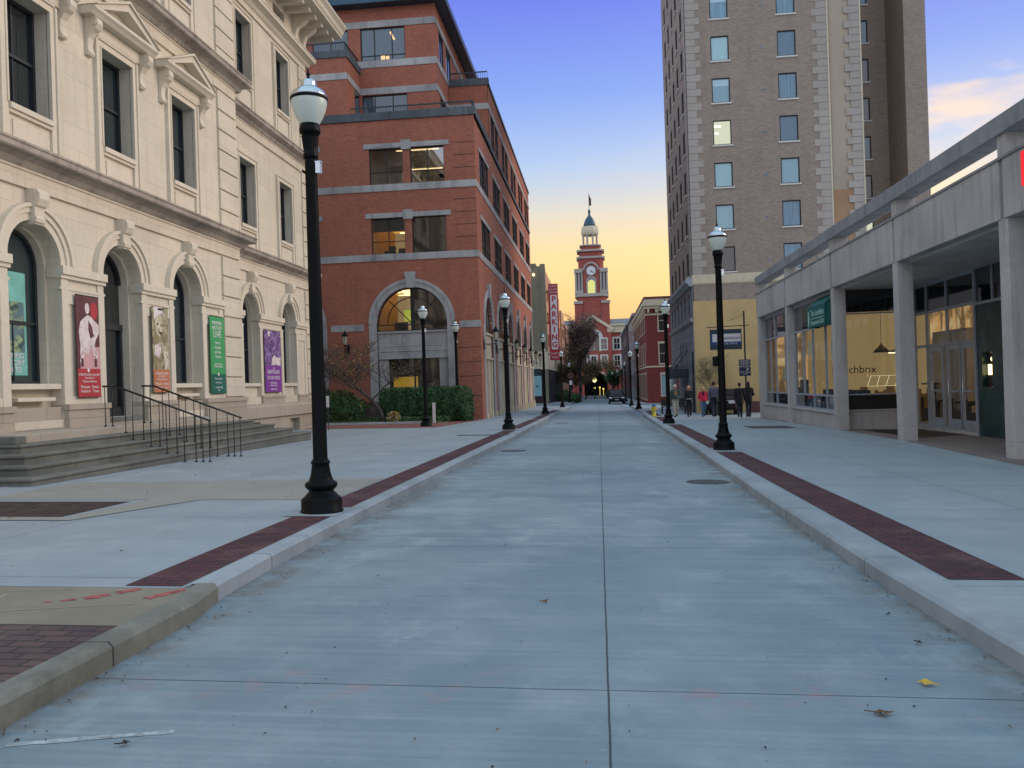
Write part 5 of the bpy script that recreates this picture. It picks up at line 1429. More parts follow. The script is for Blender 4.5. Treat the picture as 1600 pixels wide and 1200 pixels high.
for q in ww+pw[1:6]:
    u = [p[0] for p in q]; z = [p[1] for p in q]; n = .6 if -5 < sum(u)/4 < 3.6 else -.6
    f = MB(); a, b_, c_, d_ = min(u), max(u), min(z), max(z)
    f.fbox(FC_, a-.45, a, c_-.3, d_+.35, n-.1, n+.1); f.fbox(FC_, b_, b_+.45, c_-.3, d_+.35, n-.1, n+.1); f.fbox(FC_, a, b_, d_, d_+.35, n-.1, n+.1); f.fbox(FC_, a, b_, c_-.3, c_, n-.1, n+.1)
    f.fbox(FC_, a+(b_-a)/2-.05, a+(b_-a)/2+.05, c_, d_, n-.2, n); f.fbox(FC_, a, b_, (c_+d_)/2-.05, (c_+d_)/2+.05, n-.2, n)
    o = f.build('window', M['white'], ck)
    p = MB(); p.fbox(FC_, a, b_, c_, d_, n-.3, n-.2); p.build('pane', M['gdark'], o)
f = MB(); c = XC+.15; f.ring(FC_, c, 12.6, 1.35, 2.3, .5, .75, seg=16); f.fbox(FC_, c-1.75, c-1.35, 9.2, 12.6, .5, .75); f.fbox(FC_, c+1.35, c+1.75, 9.2, 12.6, .5, .75); f.fbox(FC_, c-.06, c+.06, 9.4, 13.9, .3, .5); f.fbox(FC_, c-1.3, c+1.3, 12.5, 12.6, .3, .5)
o = f.build('arched_window', M['white'], ck); p = MB(); p.prism(FC_, archp(c, 1.35, 9.4, 12.6), .2, .3); p.build('pane', M['gdark'], o)
f = MB(); f.ring(FC_, XC+.35, 1.2, 2.9, 3.3, .4, .8, seg=18); f.build('entrance_arch', M['cream'], ck)
f = MB(); f.box(-4.2, 3.1, 224, 225, -4, 5); f.box(-4.25, -4.15, 211, 225, -4, 5); f.box(3.0, 3.1, 211, 225, -4, 5); f.box(-4.2, 3.1, 211, 225, 4.9, 5); f.build('passage', M['black'], ck)
# tower
def oct_prism(mb, hw, z0, z1, ch, m=0, cy=214.0, hd=None):
    hd = hd or hw
    P = [(XC-hw+ch,-hd),(XC+hw-ch,-hd),(XC+hw,-hd+ch),(XC+hw,hd-ch),(XC+hw-ch,hd),(XC-hw+ch,hd),(XC-hw,hd-ch),(XC-hw,-hd+ch)]
    k = len(mb.v)
    mb.v += [(x, cy+y, z0) for x, y in P]+[(x, cy+y, z1) for x, y in P]
    mb.f += [[k+i for i in range(8)], [k+8+i for i in range(8)]]+[[k+i, k+(i+1) % 8, k+8+(i+1) % 8, k+8+i] for i in range(8)]; mb.m += [m]*10
w = MB()
oct_prism(w, 3.75, 15, 23.3, .9)
for s in (-1, 1): w.box(XC+s*3.45-.95, XC+s*3.45+.95, 209.8, 212, 15, 21.4)
oct_prism(w, 3.3, 23.3, 30.5, 1.0); oct_prism(w, 3.2, 30.5, 33.0, .9); oct_prism(w, 2.9, 33.0, 34.9, .9); oct_prism(w, 2.35, 35.0, 36.4, .9)
w.box(XC-2.0, XC+2.0, 210.2, 212, 23.9, 30.0)
w.build('tower_shaft', M['clockbrick'], ck)
w = MB()
for s in (-1, 1): w.box(XC+s*3.45-1.15, XC+s*3.45+1.15, 209.5, 212, 21.4, 22.1)
oct_prism(w, 4.25, 23.2, 24.0, 1.0); oct_prism(w, 3.6, 33.0, 33.5, .9); oct_prism(w, 3.5, 34.8, 35.25, .9); oct_prism(w, 2.75, 36.3, 36.6, .9)
for s in (-1, 1):
    w.box(XC+s*3.2-1.05, XC+s*3.2+1.05, 209.9, 212.5, 29.3, 30.3)
    for a in (-.75, .05, .8): w.tube((XC+s*3.15+a,210.3,24.0), (XC+s*3.15+a,210.3,29.3), .28, .24, seg=10); 
    w.box(XC+s*3.15-1.05, XC+s*3.15+1.05, 210.0, 211.0, 24.0, 24.8)
w.ring(FnY(210.2), XC, 29.9, 1.65, 2.05, 0, .3, seg=16)
w.build('tower_trim', M['tquoin'], ck)
w = MB()
for s in (-1, 1): w.box(XC+s*3.2-.95, XC+s*3.2+.95, 210.7, 212.5, 24, 29.3)
w.build('column_recess', M['sidestone'], ck)
w = MB(); w.ring(FnY(210.15), XC, 24.1+3.0, .9, 1.25, 0, .2, seg=14); w.fbox(FnY(210.15), XC-1.25, XC-.9, 24.0, 27.1, 0, .2); w.fbox(FnY(210.15), XC+.9, XC+1.25, 24.0, 27.1, 0, .2); w.build('louvre_frame', M['tquoin'], ck)
w = MB(); w.prism(FnY(210.15), archp(XC, .9, 24.0, 26.5), 0, .06); w.build('lit_window', emit('belfry_light', S(206,208,130), .85), ck)
w = MB(); w.prism(FnY(210.15), archp(XC, .9, 26.4, 27.1), -.02, .04); w.build('belfry_shade', M['greywall'], ck)
w = MB(); w.prism(FnY(209.9), oval(XC, 29.7, 1.35, 1.35, 24), -.3, .05); dial = w.build('clock_face', M['signwhite'], ck)
w = MB(); w.ring(FnY(209.85), XC, 29.7, 1.15, 1.3, 0, .04, 0, 2*PI, 24); w.prism(FnY(209.8), [(XC-.06,29.75),(XC+.5,29.1),(XC+.6,29.2),(XC+.06,29.8)], 0, .05); w.prism(FnY(209.8), [(XC-.06,29.7),(XC+.06,29.7),(XC+.3,29.3),(XC+.2,29.25)], 0, .05); w.build('clock_hands', M['sash'], dial)
w = MB()
for i in range(8):
    a = PI/8+i*PI/4; w.tube((XC+1.85*math.cos(a), 214+1.85*math.sin(a), 36.6), (XC+1.85*math.cos(a), 214+1.85*math.sin(a), 39.7), .24, seg=8)
w.build('lantern_column', M['tquoin'], ck)
w = MB(); w.lathe([(1.6,39.2),(2.2,39.35),(2.38,39.8),(2.38,40.5),(2.1,41.5),(0,41.6)], 8, XC, 214, rot=PI/8); w.build('lantern_drum', M['cream'], ck)
w = MB(); w.lathe([(1.6,41.5),(1.55,42.1),(1.3,42.9),(.9,43.7),(.42,44.3),(.3,44.5),(.25,45.2),(.4,45.5),(.25,45.8),(.1,46.1),(0,46.4)], 16, XC, 214); w.build('dome', M['roofmet'], ck, smooth=True)
w = MB(); w.tube((XC,214,46), (XC,214,50.3), .07, .05, seg=6); fp = w.build('flagpole', M['greywall'], ck)
w = MB(); w.box(XC+.05, XC+.6, 213.96, 214.04, 47.0, 48.9); w.prism(FnY(214), [(XC+.02,50),(XC+.35,49.2),(XC+.55,48.3),(XC+.5,47.4),(XC+.15,46.9),(XC+.02,47.5)], -.05, .05); w.build('flag', M['redbase'], fp)
# low wall before the arch
t = MB(); t.box(-3.4, 2.6, 168, 168.5, gz(0,168)-.3, gz(0,168)+.65); o = t.build('low_wall', M['greywall']); tag(o, 'low pale wall across the end of the street before the arch', 'wall')
# ------------------------------------------------------------------ street lamps
lamp0 = thing('street_lamp', '', 'street lamp', group='acorn street lamps along the pavements')
b = MB(); b.lathe([(0,-.03),(.26,-.03),(.262,.03),(.25,.035),(.25,.16),(.235,.185),(.21,.2),(.18,.235),(.155,.26),(.15,.275),(.17,.29),(.195,.32),(.2,.345),(.19,.37),(.165,.385),(.15,.395),(.142,.42),(.125,.47),(.115,.53),(.107,.59),(.107,.6),(.118,.605),(.118,.63),(.104,.64),(.096,.66)], 64, flute=(.41,.59,16,.05))
b.build('base', M['lamp'], lamp0, smooth=True)
b = MB(); b.lathe([(.094,.64),(.091,.66),(.089,.68),(.074,4.4),(.074,4.42)], 64, flute=(.67,4.41,16,.09)); b.build('pole', M['lamp'], lamp0, smooth=True)
b = MB(); b.lathe([(.076,4.38),(.092,4.39),(.094,4.43),(.084,4.45),(.088,4.5),(.096,4.56),(.104,4.64),(.106,4.69),(.124,4.7),(.13,4.72),(.13,4.76),(.12,4.78),(.118,4.81),(0,4.81)], 64, flute=(.44+4.03,4.68,16,.12)); b.build('capital', M['lamp'], lamp0, smooth=True)
b = MB(); b.lathe([(.1,4.79),(.12,4.82),(.165,4.9),(.2,4.99),(.218,5.07),(.222,5.12),(.218,5.13),(0,5.13)], 40); b.build('globe', M['globe'], lamp0, smooth=True)
b = MB(); b.lathe([(.228,5.105),(.232,5.11),(.232,5.135),(.228,5.14)], 40); b.build('ring', M['lamp'], lamp0, smooth=True)
b = MB(); b.lathe([(.226,5.135),(.222,5.165),(.2,5.205),(.165,5.235),(.12,5.26),(.1,5.275),(.095,5.29),(.098,5.33),(.09,5.345),(.06,5.37),(.03,5.385),(.0,5.39)], 40); b.build('cap', M['cap'], lamp0, smooth=True)
b = MB(); b.lathe([(.022,5.385),(.02,5.4),(.014,5.42),(.03,5.435),(.014,5.45),(.01,5.5),(.0,5.53)], 12); b.build('finial', M['lamp'], lamp0, smooth=True)
b = MB(); b.box(.07, .13, -.03, .03, 4.2, 4.33); b.box(.06, .14, -.035, .035, 4.33, 4.345); b.build('outlet_box', M['cap'], lamp0)
LP = [(-3.46, 9.94, 'large street lamp in the left foreground standing on the brick band by the kerb'),
      (2.96, 20.33, 'nearest street lamp on the right pavement, standing in the brick band'),
      (-3.57, 32.33, 'street lamp on the left kerb in front of the office street arches'),
      (-7.68, 36.15, 'street lamp on the brick path in front of the big office arch'),
      (-7.64, 44.34, 'street lamp at the right end of the clipped hedge'),
      (3.01, 36.69, 'second street lamp on the right pavement, beside the walking people'),
      (-3.61, 55.33, 'street lamp on the left kerb just left of the parking sign'),
      (-3.48, 78.89, 'street lamp on the left kerb right below the parking sign'),
      (3.12, 66.33, 'street lamp on the right kerb in front of the red corner building, the nearer one'),
      (3.15, 81.35, 'street lamp on the right kerb just behind the one before the red building'),
      (-3.9, 112, 'street lamp beside the dark autumn tree at the far left'),
      (3.6, 112, 'tall dark street lamp right behind the black car'),
      (3.7, 132, 'small far street lamp beyond the black car'),
      (3.5, 152, 'farthest right street lamp near the arch'),
      (2.9, 170, 'pale tiny street lamp before the right wing of the clock tower building')]
for i, (x, y, lb) in enumerate(LP):
    o = lamp0 if i == 0 else copy_tree(lamp0)
    o.location = (x, y, gz(x, y)); o['label'] = lb
    o.rotation_euler = (0, 0, random.uniform(-.2, .2) if i else -.1)
bx_ = MB(); bx_.box(-.2, -.08, -.06, .06, 2.02, 2.26); bx_.box(-.1, .0, -.02, .02, 2.05, 2.1); bx_.box(-.1, .0, -.02, .02, 2.22, 2.27)
bx_.build('control_box', M['lamp'], [o for o in COL.objects if o.get('label', '').startswith('nearest street lamp on the right')][0], bevel=.01)
for x, y in ((-3.46,9.94),(2.96,20.33)):
    sheet('lamp_pad', [(x-.36,y-.38),(x+.3,y-.38),(x+.3,y+.38),(x-.36,y+.38)], M['kerb'], .008)
# lit lamp in front of the arch
t = thing('lit_lamp', 'small glowing street lamp in front of the entrance arch', 'street lamp', (-.75, 160, gz(-.75,160)))
b = MB(); b.lathe([(.16,0),(.15,.3),(.07,.5),(.05,3.2),(0,3.2)], 10); b.build('pole', M['railmet'], t)
b = MB(); b.lathe([(.1,3.2),(.4,3.5),(.42,3.75),(.2,4.1),(0,4.2)], 12); b.build('globe', emit('lamp_lit', S(255,236,160), 1.6), t, smooth=True)
for k, (x, y, z) in enumerate(((-.95,208,.0),(.3,206,.1),(1.2,209,-.3))):
    b = MB(); b.ell((0,0,0), (.25,.25,.2)); b.tube((0,0,-2.2), (0,0,-.1), .05)
    o = b.build('path_light', [emit('path_lit', S(230,200,90), 1.1)]); o.location = (x, y, z); tag(o, 'dim yellow path light inside the dark entrance arch', 'light', 'lights inside the arch')
# ------------------------------------------------------------------ manholes, grates
def disc(name, x, y, r, dz, m, label, cat, grp=None):
    b = MB(); k = 28
    P = [(x+r*math.cos(2*PI*i/k), y+r*math.sin(2*PI*i/k)) for i in range(k)]
    b.v = [(a, c, gz(a,c)+dz-.01) for a, c in P]+[(a, c, gz(a,c)+dz) for a, c in P]
    b.f = [list(range(k)), list(range(k, 2*k))]+[[i, (i+1) % k, k+(i+1) % k, k+i] for i in range(k)]; b.m = [0]*len(b.f)
    o = b.build(name, m); return tag(o, label, cat, grp)
disc('manhole_cover', -2.35, 22.3, .36, -.127, M['grate'], 'round iron manhole cover in the road near the left kerb', 'manhole cover')
disc('manhole_cover', 1.81, 14.46, .36, -.127, M['grate'], 'round iron manhole cover in the road near the right kerb', 'manhole cover')
disc('manhole_cover', -5.37, 19.53, .33, .008, M['stone'], 'pale round cover set in the left pavement', 'manhole cover')
disc('manhole_cover', -1.9, 42, .36, -.127, M['grate'], 'small far manhole cover in the road', 'manhole cover')
for nm, poly, lb in (('drain_grate', [(-4.9,27.95),(-3.1,27.95),(-3.1,28.3),(-4.9,28.3)], 'long dark drain slot across the left brick band'), ('tree_grate', [(5.6,31.3),(7.2,31.3),(7.2,33.2),(5.6,33.2)], 'dark square grate in the right pavement'), ('drain_grate', [(-4.9,54.2),(-3.3,54.2),(-3.3,54.6),(-4.9,54.6)], 'far dark drain slot by the left kerb')):
    tag(sheet(nm, poly, M['grate'], .012, kind=None), lb, 'grate')
# ------------------------------------------------------------------ fallen leaves
def leafmesh(sz, seed):
    r = random.Random(seed); b = MB(); n = 9
    P = [(sz*(1 if i % 2 else .45)*(.8+.4*r.random())*math.cos(2*PI*i/n/1), sz*.8*(1 if i % 2 else .45)*math.sin(2*PI*i/n), .004+.02*r.random()) for i in range(n)]
    for i in range(n): b.face([(0,0,.012), P[i], P[(i+1) % n]])
    b.tube((0,0,.01), (sz*1.3,.01,.015), .003, seg=4)
    return b
for x, y, s, m, lb in ((1.68,4.58,.05,'dryy','yellow fallen leaf lying on the road near the right kerb'), (1.31,4.15,.06,'dry','curled brown fallen leaf on the road, left of the yellow one'), (-.45,6.2,.035,'dry','small brown fallen leaf near the middle of the road'),
                       (-2.2,3.55,.03,'debris','small dark leaf on the road near the white painted line'), (1.9,5.3,.035,'debris','dark leaf lying on the road by the right kerb')):
    o = leafmesh(s, int(x*100)).build('fallen_leaf', M[m]); o.location = (x, y, gz(x,y)-.13); o.rotation_euler = (0,0,x*7); tag(o, lb, 'leaf')
b = MB(); r = random.Random(11)
for i in range(620):
    u = r.random()
    y = 3+40*r.random()**2.0
    if u < .42: x = 2.2-abs(r.gauss(0,.13))
    elif u < .7: x = -2.9+abs(r.gauss(0,.12))
    else: x = r.uniform(-2.8, 2.2)
    s = r.uniform(.005, .017)*(1.0 if u < .7 else .75)
    a = r.random()*PI; z = gz(x,y)-.129; zz = .004+r.random()*.012
    dx, dy = math.cos(a)*s, math.sin(a)*s; ex, ey = -math.sin(a)*s*.5, math.cos(a)*s*.5
    b.face([(x-dx,y-dy,z),(x+ex,y+ey,z+zz),(x+dx,y+dy,z+.003),(x-ex,y-ey,z+zz*.6)], r.choice((0,0,1)))
for i in range(160):
    x = r.uniform(-9, -3.3); y = r.uniform(6, 24); s = r.uniform(.008, .018); a = r.random()*PI; z = gz(x,y)+.01
    dx, dy = math.cos(a)*s, math.sin(a)*s; ex, ey = -math.sin(a)*s*.5, math.cos(a)*s*.5
    b.face([(x-dx,y-dy,z),(x+ex,y+ey,z+.01),(x+dx,y+dy,z),(x-ex,y-ey,z+.004)], 0)
o = b.build('leaf_litter', [M['debris'], M['dry']], recalc=False); tag(o, 'scattered leaf fragments and grit on road and pavement', 'leaf litter', kind='stuff')
# ------------------------------------------------------------------ shrubs, hedge and trees
def leafcloud(b, c, rad, n, sz, rr, mats=(0,), shell=.45, boxy=2.0, flatbase=None):
    for i in range(n):
        while True:
            p = [rr.uniform(-1, 1) for _ in range(3)]
            q = sum(abs(v)**boxy for v in p)**(1/boxy)
            if shell < q < 1.05: break
        x, y, z = c[0]+p[0]*rad[0], c[1]+p[1]*rad[1], c[2]+p[2]*rad[2]
        if flatbase is not None and z < flatbase: z = flatbase+rr.random()*.1
        s = sz*rr.uniform(.6, 1.3); th, ph = rr.random()*2*PI, rr.uniform(-.9, 1.2)
        u = Vector((math.cos(th)*math.cos(ph), math.sin(th)*math.cos(ph), math.sin(ph))); v = u.cross(Vector((rr.uniform(-1,1), rr.uniform(-1,1), rr.uniform(-1,1)))).normalized()
        P = Vector((x, y, z)); b.face([P-u*s, P+v*s*.55, P+u*s, P-v*s*.55], rr.choice(mats))
def hedge(name, label, cat, blobs, n, sz, mats, core, seed, boxy=2.6, cf=.84):
    rr = random.Random(seed); t = thing(name, label, cat, (blobs[0][0][0], blobs[0][0][1], 0), world=True)
    b = MB()
    tot = sum(r_[0]*r_[2] for _, r_ in blobs)
    for c, r_ in blobs:
        leafcloud(b, c, r_, int(n*r_[0]*r_[2]/tot), sz, rr, tuple(range(len(mats))), .72, boxy)
    b.build('foliage', [M[m] for m in mats], t, recalc=False)
    b = MB()
    for c, r_ in blobs: b.ell(c, (r_[0]*cf, r_[1]*cf, r_[2]*cf), 14, 9)
    b.build('inner_growth', M[core], t)
    b = MB()
    for c, r_ in blobs:
        for k in range(3): b.tube((c[0]+(k-1)*r_[0]*.3, c[1], gz(c[0],c[1])-.1), (c[0]+(k-1)*r_[0]*.5, c[1], c[2]), .03, .015, seg=5)
    b.build('stem', M['barkd'], t)
    return t
hb_ = [((-11.0+k*.62, 43.0, .55), (.66, .75, .95)) for k in range(7)]+[((-6.95,42.7,.2),(.42,.55,.65))]
hedge('clipped_hedge', 'long dark green clipped hedge in front of the big office arch', 'hedge', hb_, 13000, .07, ('leafd','leaf','leafd','leafd'), 'leafd', 1, 3.2)
hedge('shrub', 'loose mid green shrub at the left end of the bed behind the near lamp', 'shrub', [((-13.5,42.3,.42),(1.0,.8,1.05)),((-14.8,42.6,.5),(1.0,.8,1.15)),((-12.75,42.4,.2),(.75,.7,.8))], 7500, .075, ('leaf','leafy','leaf','leafd'), 'leafd', 2, 2.0)
hedge('shrub', 'dark purple low shrub between the green shrub and the clipped hedge', 'shrub', [((-11.9,42.6,.1),(.6,.6,.72))], 2200, .055, ('leafp','leafd','leafp'), 'leafp', 3, 2.0)
hedge('shrub', 'small yellow and white variegated plant at the foot of the bare tree', 'shrub', [((-10.35,40.9,-.02),(.34,.3,.32))], 900, .05, ('bprint','dryy','leafy','dryy','leaf'), 'leafy', 4, 2.0, .35)
rr = random.Random(9); b = MB()
for i in range(9000):
    x = rr.uniform(-16, -7.9); y = rr.uniform(39.0, 44.9); a = rr.random()*PI; h = rr.uniform(.03, .09)
    if y < 38.4+(x+13.6)*.37: continue
    z = gz(x,y)+.05; b.face([(x-.012*math.cos(a),y-.012*math.sin(a),z),(x+.012*math.cos(a),y+.012*math.sin(a),z),(x+rr.uniform(-.03,.03),y+rr.uniform(-.03,.03),z+h)], 0)
o = b.build('grass_blades', M['leaf'], recalc=False); tag(o, 'short grass between the brick path and the hedge', 'grass', kind='stuff')
b = MB(); rr = random.Random(19)
for i in range(5000):
    x = rr.uniform(-15, -7.6); y = rr.uniform(41.4, 42.6); s = .05; z = gz(x,y)+rr.uniform(.05,.28); th = rr.random()*6.28
    b.face([(x,y,z),(x+s*math.cos(th),y+s*math.sin(th),z+.03),(x+s*1.6*math.cos(th+.4),y+s*1.6*math.sin(th+.4),z),(x+s*math.cos(th+.8),y+s*math.sin(th+.8),z-.02)], rr.choice((0,1)))
o = b.build('ground_cover', [M['leafd'], M['leaf']], recalc=False); tag(o, 'dark ivy like ground cover at the foot of the hedge', 'ground cover', kind='stuff')
def tree(name, label, base, h, spread, seed, levels=4, r0=.09, bark='bark', leaves=0, lsz=.05, lm=('leaf',), lean=(0,0), up_=.35, first=.2, kids=(3,4), group=None, cat='tree', twig=.006):
    rr = random.Random(seed); t = thing(name, label, cat, base, world=True, group=group)
    tr, li = MB(), MB(); tips = []
    def grow(p, d, L, r, lv):
        n = 4; q = p
        for i in range(n):
            d2 = (d+Vector((rr.gauss(0,.13), rr.gauss(0,.13), rr.gauss(0,.08)+up_*.1))).normalized()
            e = q+d2*(L/n); ra, rb = r*(1-.5*i/n), r*(1-.5*(i+1)/n)
            (tr if lv == 0 else li).tube(q, e, max(ra, twig), max(rb, twig*.8), seg=8 if lv < 2 else 4, caps=lv < 2)
            if lv >= 2: tips.append(e)
            if lv < levels and i >= (1 if lv else 1):
                for k in range(rr.randint(*kids) if lv or i > 1 else 1):
                    an = rr.random()*2*PI; ax = Vector((math.cos(an), math.sin(an), 0)); dd = (d2*.55+ax*spread+Vector((0,0,up_))).normalized()
                    grow(e, dd, L*rr.uniform(.5,.75), rb*.6, lv+1)
            q, d = e, d2
        tips.append(q)
    grow(Vector(base), Vector((lean[0], lean[1], 1)).normalized(), h*.5, r0, 0)
    tr.build('trunk', M[bark], t, smooth=True); li.build('branches', M[bark], t)
    if leaves:
        b = MB()
        for i in range(leaves):
            p = rr.choice(tips)+Vector((rr.gauss(0,.5), rr.gauss(0,.5), rr.gauss(0,.4)))*lsz*4
            s = lsz*rr.uniform(.6,1.3); u = Vector((rr.gauss(0,1),rr.gauss(0,1),rr.gauss(0,1))).normalized(); v = u.orthogonal().normalized()
            b.face([p-u*s, p+v*s*.6, p+u*s, p-v*s*.6], rr.randrange(len(lm)))
        b.build('crown', [M[m] for m in lm], t, recalc=False)
    return t
tree('bare_tree', 'small nearly bare tree with spreading twigs and few pale leaves before the office arch', (-10.85, 41, gz(-10.85,41)), 5.4, .95, 5, 3, .095, 'bark', 900, .04, ('leafy','dryy','dry'), (-.15,0), .25, kids=(2,4), twig=.009)
tree('bare_tree', 'leafless reddish young tree at the far left of the planting bed', (-14.0, 42.6, gz(-14,42.6)), 4.4, .8, 12, 3, .05, 'leafp', 500, .028, ('leafp','redbase'), (.05,0), .4, kids=(2,3), cat='tree')
tree('autumn_tree', 'big dark autumn tree with purple brown crown left of the entrance arch', (-2.9, 125, gz(-3,125)), 12.5, .7, 21, 3, .3, 'barkd', 9500, .11, ('leafp','leafo','leafp','barkd'), (0,0), .55, kids=(3,4), twig=.02)
tree('ochre_tree', 'ochre brown tree under and left of the dark autumn tree', (-4.7, 140, gz(-4.7,140)), 8.6, .6, 22, 3, .2, 'barkd', 7000, .13, ('leafo','leafy','leafp'), (0,0), .4, kids=(3,3), twig=.02)
tree('ochre_tree', 'low ochre tree just left of the entrance arch', (-2.4, 150, gz(-1.6,150)), 7.0, .6, 23, 3, .15, 'barkd', 3500, .12, ('leafo','leafy'), (0,0), .4, kids=(3,3), twig=.015)
tree('small_tree', 'small green tree right of the entrance arch', (2.6, 175, gz(2.6,175)), 5.4, .6, 24, 3, .15, 'barkd', 3500, .13, ('leafd','leaf'), (0,0), .4, kids=(3,3), twig=.015)
tree('bare_tree', 'pale thin tree with few yellow leaves before the clock tower building', (5.0, 190, gz(5,190)), 9.5, .6, 25, 3, .12, 'bark', 1300, .1, ('leafo','dryy'), (0,0), .4, kids=(3,3), twig=.015)
tree('sapling', 'thin olive sapling with wispy leaves against the yellow wall behind the people', (6.75, 51.5, gz(6.75,51.5)), 3.3, .9, 31, 3, .03, 'bark', 1500, .035, ('leafy','leafo','leaf'), (0,0), .5, kids=(2,3), twig=.004)
hedge('shrub', 'dark hedge with pale flowers to the right of the low wall', 'shrub', [((2.3,166,-1.0),(1.0,.8,.9))], 900, .1, ('leafd','leaf'), 'leafd', 41)
hedge('shrub', 'dark planting at the foot of the autumn tree', 'shrub', [((-3.6,118,-.7),(1.0,.8,.8)),((-5.2,122,-.5),(1.2,.8,1.0))], 2000, .09, ('leafd','leafp'), 'leafd', 42)
tree('ochre_tree', 'bushy ochre and brown tree filling the space below the dark autumn tree crown', (-4.3, 132, gz(-4.3,132)), 7.4, .95, 52, 3, .16, 'barkd', 9000, .11, ('leafo','leafp','leafo','leafy'), (0,0), .12, kids=(3,4), twig=.015)

# ------------------------------------------------------------------ small street furniture
t = thing('marker_post', 'thin post with a white marker plate just right of the big foreground lamp', 'marker post', (-11.1, 33, gz(-11.1,33)))
b = MB(); b.tube((0,0,0), (0,0,1.0), .018, seg=6); b.build('post', M['railmet'], t)
b = MB(); b.box(-.06, .06, -.03, .0, .95, 1.42); b.build('plate', M['white'], t, bevel=.01)
t = thing('bollard', 'slim grey bollard standing beside the lamp at the hedge end', 'bollard', (-7.75, 42.6, gz(-7.75,42.6)))
b = MB(); b.lathe([(.2,0),(.2,.08),(.12,.14),(.12,.3),(.06,.4),(.05,.85),(.07,.9),(.05,.95),(0,1.02)], 12); b.build('post', M['railmet'], t, smooth=True)
t = thing('marker_post', 'pale stub post right behind the lamp on the brick path', 'marker post', (-8.15, 40.3, gz(-8.15,40.3)))
b = MB(); b.box(-.07, .07, -.04, .04, 0, .95); b.box(-.09, .09, -.05, .05, .95, 1.0); b.build('post', M['signwhite'], t, bevel=.01)
# hydrant
t = thing('fire_hydrant', 'yellow fire hydrant with blue cap on the right pavement', 'fire hydrant', (3.03, 46.6, gz(3.03,46.6)))
b = MB(); b.lathe([(.15,0),(.15,.05),(.1,.06),(.1,.48),(.13,.5),(.13,.55),(.11,.56)], 16); b.build('barrel', M['hydyel'], t, smooth=True)
b = MB(); b.lathe([(.12,.56),(.12,.6),(.1,.66),(.05,.7),(.035,.71),(.035,.76),(0,.77)], 16); b.build('bonnet', M['hydblue'], t, smooth=True)
for s in (-1, 1):
    b = MB(); b.tube((s*.08,0,.42), (s*.17,0,.42), .045, seg=10); b.tube((s*.17,0,.42), (s*.2,0,.42), .055, seg=6); b.build('outlet', M['hydyel'], t, smooth=True)
b = MB(); b.tube((0,-.08,.38), (0,-.17,.38), .06, seg=12); b.tube((0,-.17,.38), (0,-.2,.38), .07, seg=6); b.build('outlet', M['hydyel'], t, smooth=True)
# parking lot sign pole (blade sign + info board)
t = thing('blade_sign', 'dark blue blade sign with white panel hanging from a pole, behind the right lamp', 'sign', (7.7, 44.5, gz(7.7,44.5)), world=True)
FS = FnY(44.5)
b = MB(); b.tube((7.72,44.5,-.7), (7.72,44.5,4.95), .045, seg=8); b.build('pole', M['bronze'], t)
b = MB(); b.tube((5.8,44.5,4.14), (7.95,44.5,4.2), .025, seg=6); b.tube((6.9,44.5,4.45), (7.72,44.5,4.75), .008, seg=4); b.build('arm', M['bronze'], t)
b = MB(); b.fbox(FS, 5.93, 7.57, 2.95, 4.02, -.04, .04); b.build('sign_box', M['signdark'], t, bevel=.01)
b = MB(); b.fbox(FS, 5.98, 7.54, 3.2, 3.4, .04, .05); b.fbox(FS, 5.98, 6.05, 3.4, 3.78, .04, .05); b.build('blue_band', M['signblue'], t)
b = MB(); b.fbox(FS, 6.05, 7.52, 3.36, 3.78, .045, .055); b.build('white_panel', M['signwhite'], t)
text('Residence', FS, 7.0, 3.56, .058, .22, M['signblue'], t, sx=1.1); text('P A R K I N G', FS, 6.8, 3.26, .053, .15, M['signwhite'], t, sx=1.2)
t = thing('parking_info_sign', 'small dark board with white lines and an arrow on the pole below the blade sign', 'sign', (7.68, 44.4, 2), world=True)
FS2 = FnY(44.42)
b = MB(); b.fbox(FS2, 7.38, 7.97, 1.53, 2.39, -.02, .02); b.build('board', M['signnavy'], t, bevel=.006)
for s, z, sz in (('RESIDENT', 2.32, .1), ('CUSTOMER', 2.23, .1), ('PARKING', 2.14, .1), ('ENTRANCE', 2.02, .11), ('LEFT LANE', 1.72, .1), ('24 HR', 1.62, .09)): text(s, FS2, 7.67, z, .025, sz, M['signwhite'], t)
b = MB(); b.prism(FS2, [(7.72,1.96),(7.78,1.96),(7.88,1.88),(7.78,1.8),(7.72,1.8),(7.81,1.88)], .02, .028); b.build('arrow', M['signwhite'], t)
# stop sign seen from behind / faded
t = thing('round_sign', 'faded round red sign over a small white plate beside the far left kerb', 'sign', (-3.15, 95, gz(-3.15,95)))
b = MB(); b.tube((0,0,0), (0,0,3.5), .035, seg=6); b.build('post', M['railmet'], t)
b = MB(); b.prism(lambda u, z, n: (u, -n, z), oval(0, 3.3, .38, .38, 8, PI/8), .03, .05); b.build('plate', M['redbase'], t)
b = MB(); b.box(-.16, .16, -.05, -.03, 2.25, 2.75); b.build('lower_plate', M['signwhite'], t)

